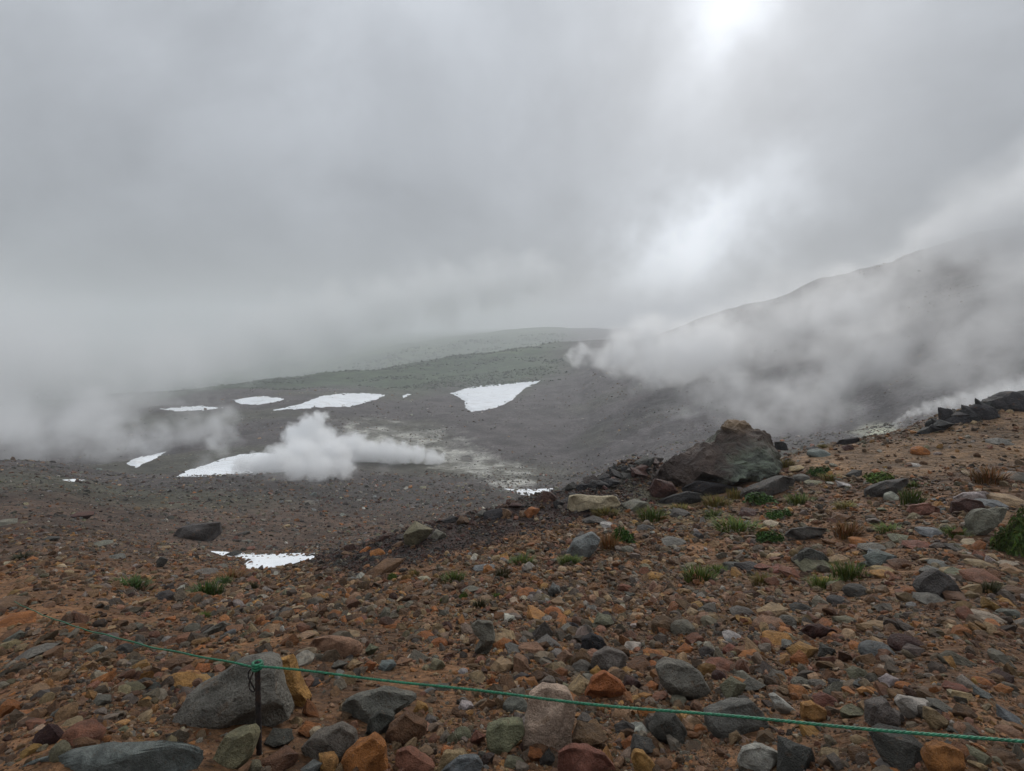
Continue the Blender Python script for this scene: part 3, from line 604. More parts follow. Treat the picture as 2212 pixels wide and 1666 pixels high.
# --- measured rocks: crop, x, y, w, h, colour, shape, tilt, own label (or none: one of a set)
MR = [
 (1,1640,1390,90,90,'olive','r',0,0),(1,1165,850,190,125,'ochre','r',5,'round yellow orange rock beside the large grey boulder'),(1,945,955,90,45,'ochre','a',0,0),
 (1,100,445,260,85,'rust orange','s',-3,'long flat orange rock under the far end of the rope'),(1,50,1020,115,110,'rust orange','a',8,'bright orange rock alone on bare dark soil'),
 (1,240,650,200,110,'grey','a',-12,'tilted grey rock below the far stretch of rope'),(1,90,550,95,80,'grey','a',0,0),(1,320,1190,135,170,'maroon','a',0,'tall dark maroon rock beside a reddish one'),
 (1,520,1190,215,155,'reddish','r',0,'reddish brown rock topped by a small yellow stone'),(1,390,1300,95,140,'olive','r',0,0),(1,470,1105,115,65,'tan','s',0,'flat yellow stone resting on the reddish brown rock'),
 (1,650,970,105,75,'grey','a',0,0),(1,1065,285,100,72,'dark grey','r',0,0),(1,1050,72,52,80,'dark grey','a',0,'small upright dark stone like a tooth on the slope'),
 (1,1130,735,190,95,'brown','a',0,0),(1,1310,770,95,85,'rust orange','a',0,0),(1,930,850,125,75,'dark grey','a',0,0),(1,965,885,140,60,'dark grey','s',0,0),
 (1,1810,1220,165,125,'dark grey','a',0,'dark rock in the shadow beside the post foot'),(1,1790,1345,210,150,'brown','a',0,0),(1,2010,1160,135,95,'rust orange','a',10,0),
 (1,2130,1365,105,125,'ochre','a',0,0),(1,2010,1395,130,75,'blue grey','a',0,0),(1,1980,540,115,62,'tan','a',0,0),(1,2080,290,82,60,'ochre','r',0,0),(1,590,640,110,70,'grey','a',0,0),
 (1,700,560,110,70,'grey','s',0,0),(1,800,630,90,70,'dark grey','r',0,0),(1,480,520,90,50,'rust orange','a',0,0),(1,900,545,110,50,'brown','s',0,0),(1,990,540,70,60,'reddish','r',0,0),
 (1,130,620,70,50,'tan','s',-20,0),(1,200,1290,100,70,'ochre','a',0,0),(1,680,1215,60,45,'rust orange','r',0,0),(1,830,1230,80,50,'tan','a',-15,0),(1,800,1150,90,50,'olive','a',0,0),
 (2,240,692,84,74,'grey','a',0,0),(2,330,690,84,84,'tan','a',0,0),(2,420,706,68,78,'rust orange','a',0,0),(2,435,600,74,90,'olive','a',0,0),(2,165,1290,105,115,'ochre','r',0,'bright ochre rock beside the large rust orange one'),
 (2,730,955,84,78,'ochre','a',0,0),(2,1005,942,92,58,'pale','a',0,0),(2,1085,1140,84,114,'reddish','a',0,0),(2,985,1115,95,84,'olive','r',0,0),(2,925,1145,55,75,'olive','a',0,0),
 (2,1760,1145,190,165,'brown','a',0,0),(2,1720,815,180,135,'tan','a',-8,'yellowish block behind the peaked rust orange rock'),(2,1715,700,104,94,'grey','r',0,0),(2,1610,660,86,118,'pink','a',10,0),
 (2,2160,630,115,78,'rust orange','r',0,0),(2,1990,722,74,56,'ochre','a',0,0),(2,845,556,86,68,'rust orange','r',0,0),(2,750,515,115,80,'rust orange','a',0,0),(2,888,458,64,68,'maroon','r',0,0),
 (2,1240,572,115,80,'rust orange','a',0,0),(2,1300,595,92,74,'grey','a',0,0),(2,1405,600,145,80,'pink','s',-8,0),(2,1510,552,155,92,'grey','a',0,0),(2,1290,375,115,72,'pink','a',0,0),
 (2,1450,385,135,88,'ochre','a',20,0),(2,1540,370,98,80,'rust orange','r',0,0),(2,1850,435,104,104,'olive','a',0,0),(2,1740,485,84,92,'grey','a',0,0),(2,1660,458,76,64,'black','a',0,0),
 (2,1045,228,115,66,'grey','a',0,0),(2,1380,248,115,64,'rust orange','s',0,0),(2,1545,245,64,96,'blue grey','a',15,0),(2,1130,97,145,46,'blue grey','s',0,'flat bluish slab beside two green tufts'),
 (2,1280,107,74,38,'rust orange','a',0,0),(2,650,172,84,40,'rust orange','a',0,0),(2,755,165,78,36,'cream','s',0,0),(2,510,112,225,110,'brown','a',-18,'low brown grey rock half buried beside a tiny green plant'),
 (2,115,275,84,58,'tan','r',0,0),(2,1510,1255,95,120,'dark grey','a',0,0),(2,1430,1250,95,85,'rust orange','a',0,0),(2,30,890,60,100,'brown','a',0,0),(2,60,800,110,60,'dark grey','r',0,0),
 (2,60,505,100,50,'tan','s',0,0),(2,310,500,84,50,'tan','a',0,0),(2,575,455,130,40,'rust orange','s',0,0),(2,240,505,90,60,'brown','a',0,0),(2,780,850,80,40,'blue grey','a',0,0),
 (2,865,830,100,50,'grey','s',0,0),(2,520,700,110,70,'blue grey','a',-15,0),(2,830,690,90,80,'olive','a',0,0),(2,990,730,52,42,'pale','r',0,0),(2,1165,790,50,90,'rust orange','a',0,0),
 (2,1350,770,90,60,'dark grey','a',0,0),(2,2020,810,110,100,'maroon','a',0,0),(2,2140,820,84,60,'rust orange','a',0,0),(2,2150,980,150,70,'rust orange','a',0,0),(2,2070,1080,100,60,'pale','s',10,0),
 (2,1990,1080,120,90,'dark grey','a',0,0),(2,2170,1060,100,100,'dark grey','r',0,0),(2,1560,860,180,60,'grey','s',0,0),(2,2130,650,100,60,'ochre','a',0,0),(2,1300,1290,130,70,'olive','a',0,0),
 (2,1310,940,130,110,'grey','r',0,0),(2,980,1000,90,40,'brown','s',0,0),(2,790,1040,80,80,'grey','a',0,0),(2,2090,1200,130,120,'dark grey','a',0,0),(2,2020,1180,110,90,'rust orange','a',0,0),
 (3,525,637,148,92,'reddish','r',0,'smooth reddish rock beside the large rounded boulder'),(3,510,690,64,62,'maroon','r',0,0),(3,590,772,124,134,'olive','a',0,0),(3,695,742,115,104,'grey','a',0,0),
 (3,1020,992,104,84,'ochre','a',0,0),(3,1110,832,115,94,'reddish','a',0,0),(3,70,987,96,64,'pale','a',10,0),(3,135,895,135,62,'rust orange','s',0,0),(3,410,995,64,64,'rust orange','r',0,0),
 (3,595,1042,66,88,'tan','a',20,0),(3,70,1082,115,105,'dark grey','a',0,0),(3,930,1150,185,200,'dark grey','a',0,0),(3,1110,1165,84,84,'brown','a',0,0),(3,1260,885,136,92,'olive','a',0,0),
 (3,1750,862,165,92,'grey','a',25,0),(3,1880,902,94,84,'brown','a',0,0),(3,2140,920,135,92,'blue grey','a',15,0),(3,980,562,148,112,'ochre','a',0,'ochre yellow shield shaped stone on the gravel'),
 (3,840,492,145,90,'ochre','a',0,0),(3,890,517,54,58,'pale','a',0,0),(3,790,405,145,114,'pink','r',0,'pinkish rounded stone touching a small grey one'),(3,885,396,88,98,'grey','r',0,0),
 (3,1400,417,195,70,'tan','s',0,0),(3,200,412,114,114,'brown','r',0,0),(3,310,427,112,96,'grey','r',0,0),(3,440,372,92,76,'pink','r',0,0),(3,590,470,104,60,'pale','a',10,0),
 (3,1390,552,145,118,'blue grey','r',0,'smooth blue grey stone beside a long maroon one'),(3,1560,517,155,98,'maroon','r',0,0),(3,145,577,98,66,'rust orange','a',0,0),(3,320,542,78,62,'rust orange','a',0,0),
 (3,1700,266,136,58,'grey','s',0,0),(3,1440,106,114,40,'tan','s',0,0),(3,2010,362,148,60,'cream','s',5,0),(3,1990,142,155,80,'reddish','s',0,0),(3,1280,217,116,84,'dark grey','r',0,0),
 (3,1170,187,94,54,'olive','r',0,0),(3,1170,267,92,62,'dark grey','r',0,0),(3,970,312,104,64,'dark grey','a',0,0),(3,810,322,145,76,'tan','a',0,0),(3,640,332,114,74,'grey','a',0,0),
 (3,1020,42,144,92,'dark grey','r',0,0),(3,1050,77,155,80,'olive','s',0,0),(3,1180,52,96,60,'tan','s',-30,0),(3,1410,42,136,104,'blue grey','a',0,0),(3,155,137,74,54,'ochre','a',0,0),
 (3,680,80,130,60,'dark grey','s',0,0),(3,850,95,100,50,'reddish','a',0,0),(3,930,120,120,70,'reddish','s',20,0),(3,1830,110,120,70,'olive','a',0,0),(3,1740,65,110,45,'grey','s',0,0),
 (3,970,732,94,64,'grey','r',0,0),(3,1060,735,84,46,'grey','r',0,0),(3,1170,742,84,64,'dark grey','a',0,0),(3,1300,730,78,60,'blue grey','a',0,0),(3,1460,725,94,84,'pale','a',0,0),
 (3,1545,745,84,46,'rust orange','r',0,0),(3,840,692,84,60,'grey','a',0,0),(3,1290,680,104,80,'olive','a',0,0),(3,1220,380,120,50,'olive','s',0,0),(3,960,385,100,60,'rust orange','a',0,0),
 (3,450,560,86,70,'dark grey','a',0,0),(3,575,540,84,80,'reddish','a',0,0),(3,1110,560,84,90,'dark grey','a',0,0),(3,1440,570,70,60,'brown','a',0,0),(3,1800,1090,100,70,'dark grey','a',0,0),
 (3,1990,790,110,60,'blue grey','a',15,0),(3,1830,760,110,60,'reddish','a',0,0),(3,2100,770,90,60,'rust orange','a',0,0),(3,1975,720,80,44,'rust orange','r',0,0),(3,2080,690,110,60,'maroon','a',0,0),
 (3,2130,1000,110,60,'pink','r',0,0),(3,1950,1140,110,90,'olive','a',0,0),(3,2080,1130,120,90,'brown','a',0,0),(3,1560,1100,260,190,'dark grey','s',12,'broad dark slab beneath the rope, beside a blocky orange rock'),
 (3,1300,1050,90,50,'tan','a',0,0),(3,1300,1130,110,70,'brown','a',0,0),(3,1450,1180,110,80,'grey','a',0,0),(3,2150,210,120,60,'brown','a',0,0),(3,2170,440,100,60,'brown','a',0,0),
 (4,1590,505,52,52,'pale','r',0,'small pale round stone under the end of the long dark slab'),(4,1370,447,64,38,'pale','a',0,0),(4,1725,290,64,48,'rust orange','r',0,'rounded orange rock alone on the sandy slope'),
 (4,1385,276,44,30,'maroon','a',0,0),(4,1250,302,84,46,'blue grey','r',0,0),(4,1235,279,64,24,'black','s',0,0),(4,575,715,104,48,'grey','a',0,0),(4,682,692,48,42,'dark grey','a',0,0),
 (4,1030,630,68,30,'cream','r',0,0),(4,1520,747,114,52,'grey','s',0,0),(4,1540,802,124,92,'blue grey','a',0,0),(4,1562,867,94,42,'ochre','s',0,0),(4,1730,737,114,42,'reddish','s',0,0),
 (4,1450,715,84,32,'rust orange','s',0,0),(4,1820,822,84,36,'blue grey','r',0,0),(4,2010,822,94,42,'tan','s',0,0),(4,1145,378,64,36,'tan','a',-20,0),(4,1170,415,66,42,'grey','r',0,0),
 (4,1225,438,70,28,'olive','r',0,0),(4,1415,395,60,46,'dark grey','a',0,0),(4,1700,357,46,16,'pale','s',0,0),(4,2105,250,84,38,'grey','s',0,0),(4,2190,410,110,50,'grey','a',0,0),
 (4,865,832,94,46,'dark grey','s',0,0),(4,985,832,74,40,'reddish','a',0,0),(4,1060,845,84,46,'reddish','a',0,0),(4,600,585,92,44,'dark grey','a',0,0),(4,390,545,110,60,'grey','a',0,0),
 (4,200,610,110,50,'dark grey','a',0,0),(4,1360,600,94,44,'brown','a',0,0),(4,925,580,94,40,'maroon','a',0,0),(4,355,752,54,40,'grey','r',0,0),(4,260,640,60,30,'pale','s',0,0),
 (4,1640,820,100,60,'brown','a',0,0),(4,1900,740,100,44,'grey','s',0,0),(4,1640,700,90,36,'olive','s',0,0),(4,480,880,74,50,'ochre','r',0,0),(4,1880,860,90,50,'tan','r',0,0),
 (4,2050,540,110,50,'blue grey','s',0,0),(4,2140,520,120,44,'tan','s',0,0),(4,1790,670,110,40,'blue grey','s',0,0),(4,1780,850,110,60,'grey','a',0,0),(4,440,650,70,34,'dark grey','a',0,0),
 (5,590,985,120,50,'grey','a',0,0),(5,480,820,110,50,'maroon','a',0,0),(5,1820,745,50,34,'grey','a',0,0),(5,680,1062,100,36,'grey','s',0,0),(5,1430,920,56,30,'dark grey','a',0,0),
 (5,955,1005,90,22,'tan','s',0,0),(5,1470,1010,50,26,'reddish','r',0,0),(5,1370,1042,84,36,'black','a',0,'small black rock at the edge of the gully snow'),(5,1440,968,84,18,'grey','s',0,0),
 (5,290,955,90,26,'dark grey','a',0,0),(5,1300,1120,70,30,'grey','s',0,0),(5,1215,1150,110,44,'grey','a',0,0),(5,1960,600,40,30,'dark grey','a',0,0),(5,35,860,100,40,'grey','s',0,0),
]
REGION = {1: 'along the far stretch of rope', 2: 'around the middle of the gravel field', 3: 'among the tightly packed stones', 4: 'among the tufts around the huge boulder', 5: 'on the slope beyond the gully'}
SHW = {'a': 'angular', 'r': 'rounded', 's': 'flat'}
def set_label(o, color, shape, px, py, w, cr):
    big = 'fist sized' if w < 32 else 'large'
    lab = '%s %s stone %s' % (color, SHW[shape], REGION[cr]) if big == 'fist sized' else 'larger %s %s rock %s' % (color, SHW[shape], REGION[cr])
    tag(o, lab, 'stone' if big == 'fist sized' else 'rock', lab.replace('stone', 'stones').replace('rock ', 'rocks '))
for (cr, x, y, w, h, colr, shp, tl, lab) in MR:
    px, py = CX(cr, x, y); s = CROP[cr][2]
    if py > H + 20: continue
    o = put_rock(px, py, w*s, h*s, colr, shp, tl, dmax=34 if cr != 5 else 400)
    if lab: tag(o, lab, 'rock')
    else: set_label(o, colr, shp, px, py, w*s, cr)

# --- dark lava outcrop on the skyline and the heap beside the huge boulder
r = np.random.RandomState(5)
for k in range(22):
    t = k/21; px = 2000 + 225*t + r.uniform(-6, 6); py = 928 - 66*t + r.uniform(-5, 9)
    s = r.uniform(30, 60)*(0.7 + 0.5*t)
    o = put_rock(px, py - 4, s, s*r.uniform(0.7, 1.0), 'black', 'aar'[k % 3], r.uniform(-12, 12), r, 0.42, 'lava_block', 33)
    q_ = '%s black %s lava block' % ('big' if s > 44 else 'small', ('jagged', 'jagged', 'blunt')[k % 3]); tag(o, q_ + ' in the outcrop on the skyline', 'lava block', q_ + 's of the skyline outcrop')
o = put_rock(2043, 900, 26, 36, 'black', 'a', 0, r, 0.15, 'lava_block', 33); tag(o, 'upright square black block standing above the lava outcrop', 'lava block')
for k in range(26):
    t = k/25; px = 1225 + 190*t + r.uniform(-8, 8); py = 1056 - 62*t + r.uniform(-8, 24)
    s = r.uniform(14, 38)
    hc = ['black', 'dark grey', 'black', 'maroon'][r.randint(4)]
    o = put_rock(px, py, s, s*r.uniform(0.6, 0.9), hc, 'a', r.uniform(-15, 15), r, 0.35, dmax=24)
    tag(o, '%s rock in the heap between the cream boulder and the huge boulder' % hc, 'rock', '%s rocks heaped beside the huge boulder' % hc)
o = put_rock(1392, 995, 38, 22, 'dark grey', 'a', 0, r, 0.2, dmax=24); tag(o, 'dark grey rock topping the heap beside the huge boulder', 'rock')

for k in range(24):
    t = k/23; px = 690 + 540*t + r.uniform(-10, 10); py = np.interp(px, [680, 760, 900, 1000, 1100, 1200, 1330], [1202, 1182, 1138, 1112, 1094, 1066, 1020]) + r.uniform(2, 30)*(k % 3 > 0) + 3
    s = r.uniform(14, 40)*(0.7 + 0.5*t); hc = ['dark grey', 'black', 'brown', 'maroon', 'grey', 'rust orange'][r.randint(6)]
    o = put_rock(px, py, s, s*r.uniform(0.55, 0.95), hc, 'a', r.uniform(-15, 15), r, 0.35, dmax=20)
    tag(o, '%s rock bedded in the lip of the dark earth bank' % hc, 'rock', '%s rocks along the lip of the earth bank' % hc)
o = put_rock(905, 1155, 52, 62, 'olive', 'a', 0, r, 0.3, dmax=18); tag(o, 'upright olive tan block on the dark earth bank', 'rock')

# --- loose stones and gravel, past counting
def scatter(name, label, n, dlo, dhi, pmin, pmax, smax, power, colors, flat, seed, sub, azr=(-0.98, 0.98), sink=0.2, keep=None, clump=None, mat=None, dusty=1.0):
    r = np.random.RandomState(seed)
    az = r.uniform(azr[0], azr[1], n); D = np.exp(r.uniform(math.log(dlo), math.log(dhi), n))
    x, y = D*np.sin(az), D*np.cos(az); z = ground(x, y)
    dist = y*CP - (z - CAM[2])*SP
    u = r.uniform(size=n); e = 1 - power
    pxs = (pmin**e + u*(pmax**e - pmin**e))**(1/e)
    s = np.minimum(pxs*dist/F*0.5, smax*r.uniform(0.6, 1.0, n))
    ok = np.ones(n, bool)
    if clump: ok &= r.uniform(size=n) < clump(x, y, D, az)
    HX = np.array(HEROES) if HEROES else np.zeros((0, 3))
    for hx, hy, hr in HX: ok &= ~(((x-hx)**2 + (y-hy)**2 < (hr*0.8)**2) & (s < hr*0.9))
    P = np.stack([x, y, z + s*(0.5-sink)*flat], 1)[ok]; s = s[ok]; m = len(s)
    names = list(colors); w = np.array([colors[c] for c in names], float); ci = r.choice(len(names), m, p=w/w.sum())
    dust = r.uniform(0.1, 0.55, (m, 1))*(mat is None)*dusty
    tn = 0.86*(np.array([PAL[c] for c in names])[ci]*(1-dust) + dust*np.array([.170, .092, .043]))*(1 + r.uniform(-0.48, 0.48, (m, 1)))*(1 + r.uniform(-0.06, 0.06, (m, 3)))
    sc = np.stack([s*r.uniform(0.75, 1.35, m), s*r.uniform(0.7, 1.2, m), s*flat*r.uniform(0.6, 1.2, m)], 1)
    rot = np.stack([r.normal(0, 0.45, m), r.normal(0, 0.45, m), r.uniform(0, 6.283, m)], 1)
    me = bpy.data.meshes.new(name); me.vertices.add(m); me.vertices.foreach_set('co', P.astype(np.float32).ravel())
    for nm, ty, key, data in (('tint', 'FLOAT_COLOR', 'color', np.concatenate([tn, np.ones((m, 1))], 1)), ('siz', 'FLOAT_VECTOR', 'vector', sc), ('turn', 'FLOAT_VECTOR', 'vector', rot)):
        a = me.attributes.new(nm, ty, 'POINT'); a.data.foreach_set(key, data.astype(np.float32).ravel())
    o = bpy.data.objects.new(name, me); COL.objects.link(o)
    key = 'loose_%d_%s' % (sub, mat.name if mat else 'stone')
    col = bpy.data.collections.get(key)
    if not col:
        col = bpy.data.collections.new(key)
        for k in range(10):
            p, f = chip(500 + k, 13 + k % 4, 2 if sub > 1 else 0, 0.035 if sub > 1 else 0.0) if k % 4 else rock_shape(500 + k, sub, 9, 0.09, 0.5, 0.85)
            q = mesh_obj('stone', p, f, mat or M_STONE, link=False); col.objects.link(q)
            q.data.set_sharp_from_angle(angle=math.radians(24))
    ng = bpy.data.node_groups.new(name + '_scatter', 'GeometryNodeTree')
    ng.interface.new_socket('Geometry', in_out='INPUT', socket_type='NodeSocketGeometry'); ng.interface.new_socket('Geometry', in_out='OUTPUT', socket_type='NodeSocketGeometry')
    N, Lk = ng.nodes, ng.links
    gi, go = N.new('NodeGroupInput'), N.new('NodeGroupOutput')
    ci_ = N.new('GeometryNodeCollectionInfo'); ci_.inputs['Collection'].default_value = col; ci_.inputs['Separate Children'].default_value = True; ci_.inputs['Reset Children'].default_value = True
    ip = N.new('GeometryNodeInstanceOnPoints'); ip.inputs['Pick Instance'].default_value = True
    def attr(nm, ty):
        q = N.new('GeometryNodeInputNamedAttribute'); q.data_type = ty; q.inputs['Name'].default_value = nm; return q.outputs['Attribute']
    rv = N.new('FunctionNodeRandomValue'); rv.data_type = 'INT'
    rv.inputs[4].default_value = 0; rv.inputs[5].default_value = 9
    e2 = N.new('FunctionNodeEulerToRotation')
    Lk.new(gi.outputs[0], ip.inputs['Points']); Lk.new(ci_.outputs[0], ip.inputs['Instance']); Lk.new(rv.outputs[2], ip.inputs['Instance Index'])
    Lk.new(attr('turn', 'FLOAT_VECTOR'), e2.inputs[0]); Lk.new(e2.outputs[0], ip.inputs['Rotation']); Lk.new(attr('siz', 'FLOAT_VECTOR'), ip.inputs['Scale'])
    Lk.new(ip.outputs[0], go.inputs[0])
    md = o.modifiers.new('scatter', 'NODES'); md.node_group = ng
    return tag(o, label, None, None, 'stuff')
NEARC = {'grey': 18, 'dark grey': 15, 'rust orange': 12, 'tan': 19, 'ochre': 7, 'reddish': 9, 'pink': 8, 'maroon': 5, 'brown': 26, 'pale': 4, 'blue grey': 3, 'olive': 5, 'cream': 4, 'black': 4}
FARC = {'grey': 20, 'dark grey': 34, 'rust orange': 2, 'tan': 3, 'reddish': 4, 'maroon': 10, 'brown': 16, 'pale': 2, 'blue grey': 5, 'olive': 8}
VALC = {'grey': 34, 'dark grey': 16, 'brown': 22, 'pale': 6, 'blue grey': 14, 'tan': 3}
def clump_near(x, y, D, az):
    bare = sstep(0.15, 0.5, vnoise2(x/1.4, y/1.4, 61) + 0.5*vnoise2(x/0.5, y/0.5, 62))
    left = sstep(0.1, -0.35, az)
    px, py = project(np.stack([x, y, ground(x, y)], 1))
    return (1 - (0.45 + 0.3*left)*bare)*(1 - 0.6*left*sstep(-0.35, 0.1, vnoise2(x/2.2, y/2.2, 64)))*(1 - (0.75*sstep(-5, 20, poly_sd(px, py, SANDY)) + sstep(-16, 4, poly_sd(px, py, DARKBANK))*0.95)*(D > 8))
scatter('loose_stones', 'loose brown, grey and orange stones strewn over the near slope', 38000, 1.6, 34, 7, 50, 0.12, 2.95, NEARC, 0.72, 1, 2, clump=clump_near)
scatter('gravel', 'fine mixed gravel covering the near slope', 115000, 1.6, 30, 2.4, 8, 0.045, 2.6, NEARC, 0.7, 2, 1, clump=clump_near)
scatter('rubble', 'dark rubble scattered down the mid slope toward the valley', 30000, 24, 170, 2.4, 13, 0.8, 3.0, FARC, 0.6, 3, 1, dusty=0.15)
scatter('scree', 'grey boulders and scree spread over the valley floor and hillside', 20000, 120, 560, 2.0, 7, 1.8, 3.3, VALC, 0.5, 4, 1, clump=lambda x, y, D, az: 0.15 + 0.85*sstep(-0.1, 0.5, vnoise2(x/22, y/22, 81) + 0.4*vnoise2(x/7, y/7, 82)), dusty=0.2)

def in_bank(x, y, D, az):
    px, py = project(np.stack([x, y, ground(x, y)], 1)); return sstep(-22, 14, poly_sd(px, py, DARKBANK) + 12*vnoise2(x/0.7, y/0.7, 91))*(0.35 + 0.65*sstep(-0.3, 0.4, vnoise2(x/0.9, y/0.9, 92)))
scatter('bank_rubble', 'dark cindery rubble covering the earth bank', 60000, 9, 26, 2.0, 15, 0.16, 2.9, {'black': 4, 'dark grey': 5, 'maroon': 8, 'brown': 3, 'grey': 1}, 0.75, 6, 1, (-0.45, 0.30), clump=in_bank, dusty=0.15)

# ------------------------------------------------------------------ low pine scrub on the far plateau
def scrub_material():
    m, n, b = new_mat('pine_scrub_leaf')
    a = n.n.new('ShaderNodeAttribute'); a.attribute_type = 'INSTANCER'; a.attribute_name = 'tint'
    co = n.n.new('ShaderNodeTexCoord').outputs['Object']; f = n.noise(co, 6.0, 4, 0.7)
    n.put(b.inputs['Base Color'], n.vmath('SCALE', a.outputs['Color'], scale=n.smooth(f, 0.3, 0.7, 0.4, 1.6)))
    b.inputs['Roughness'].default_value = 0.9; n.put(b.inputs['Normal'], n.bump(f, 1.0, 0.3)); return m
M_SCRUB = scrub_material()
PAL.update({'scrub dark': (.030,.048,.024), 'scrub': (.046,.070,.030), 'scrub light': (.070,.090,.040)})
def scrub_clump(x, y, D, az):
    return sstep(-0.25, 0.35, vnoise2(x/70, y/30, 71) + 0.5*vnoise2(x/25, y/14, 72))*sstep(0.13, 0.06, az)
scatter('pine_scrub', 'dark green creeping pine scrub covering the far plateau', 26000, 520, 1900, 2.5, 8, 6.0, 2.4, {'scrub dark': 4, 'scrub': 4, 'scrub light': 2}, 0.55, 9, 2, (-0.8, 0.16), clump=scrub_clump, mat=M_SCRUB)

# ------------------------------------------------------------------ grass tufts and leafy plants
def leaf_material(name):
    m, n, b = new_mat(name)
    c = n.n.new('ShaderNodeObjectInfo').outputs['Color']
    a = n.n.new('ShaderNodeAttribute'); a.attribute_name = 'shade'
    n.put(b.inputs['Base Color'], n.vmath('MULTIPLY', c, a.outputs['Color']))
    b.inputs['Roughness'].default_value = 0.6; b.inputs['Specular IOR Level'].default_value = 0.25
    return m
M_GRASS = leaf_material('grass_blade')
def leaf_mesh(name, V, F, S):
    o = mesh_obj(name, V, F, M_GRASS, smooth=False, link=False)
    a = o.data.attributes.new('shade', 'FLOAT_COLOR', 'POINT'); a.data.foreach_set('color', np.concatenate([np.array(S), np.ones((len(S), 1))], 1).astype(np.float32).ravel())
    me = o.data; bpy.data.objects.remove(o); return me
def grass_mesh(seed, n=230):
    r = np.random.RandomState(seed); V, F, S = [], [], []
    for k in range(n):
        a = r.uniform(0, 6.283); rr = math.sqrt(r.uniform())*0.72; bx, by = rr*math.cos(a), rr*math.sin(a)*0.8
        la = a + r.normal(0, 0.6); lean = 0.15 + 0.75*rr + r.uniform(0, 0.35); L = r.uniform(0.55, 1.15)*(1.05 - 0.35*rr); w = r.uniform(0.016, 0.030)
        sx, sy = -math.sin(la)*w, math.cos(la)*w; i0 = len(V); sh = np.array([1, 1, 1])*r.uniform(0.55, 1.35)*np.array([r.uniform(0.8, 1.5), 1, r.uniform(0.6, 1.1)])
        for t, ww in ((0, 1.0), (0.45, 0.85), (0.8, 0.5), (1.0, 0.0)):
            hx = bx + math.cos(la)*L*lean*t*t*0.8; hy = by + math.sin(la)*L*lean*t*t*0.8; hz = L*(t - 0.32*lean*t*t) - 0.1
            if ww: V += [(hx+sx*ww, hy+sy*ww, hz), (hx-sx*ww, hy-sy*ww, hz)]; S += [sh, sh]
            else: V.append((hx, hy, hz)); S.append(sh)
        F += [(i0, i0+1, i0+3, i0+2), (i0+2, i0+3, i0+5, i0+4), (i0+4, i0+5, i0+6)]
    return leaf_mesh('grass_blades', V, F, S)
def leafy_mesh(seed, n=520, dome=0.75, size=0.13):
    r = np.random.RandomState(seed); V, F, S = [], [], []
    for k in range(n):
        d = r.normal(size=3); d[2] = abs(d[2]); d = unit(d); q = r.uniform(0.45, 1.0)**0.5*(0.8 + 0.3*math.sin(3*d[0] + seed)*math.cos(4*d[1]))
        c = np.array([d[0]*q, d[1]*q*0.85, d[2]*q*dome]); nrm = unit(d + r.normal(0, 0.6, 3)); t1 = unit(np.cross(nrm, r.normal(size=3))); t2 = np.cross(nrm, t1)
        L = size*r.uniform(0.7, 1.3); w = L*0.38; i0 = len(V)
        V += [tuple(c - t1*L), tuple(c + t2*w - t1*0.1*L + nrm*0.02), tuple(c + t1*L - nrm*0.03), tuple(c - t2*w - t1*0.1*L + nrm*0.02)]
        sh = np.ones(3)*r.uniform(0.5, 1.4)*np.array([r.uniform(0.8, 1.3), 1, r.uniform(0.6, 1.1)]); S += [sh]*4
        F += [(i0, i0+1, i0+2), (i0, i0+2, i0+3)]
    return leaf_mesh('plant_leaves', V, F, S)
GRASS = [grass_mesh(k, 230) for k in range(4)]; LEAFY = [leafy_mesh(k) for k in range(3)]
GC = {'green': (.095,.145,.030), 'deep': (.055,.115,.024), 'olive': (.170,.155,.045), 'brown': (.190,.105,.038), 'dark': (.050,.055,.022)}
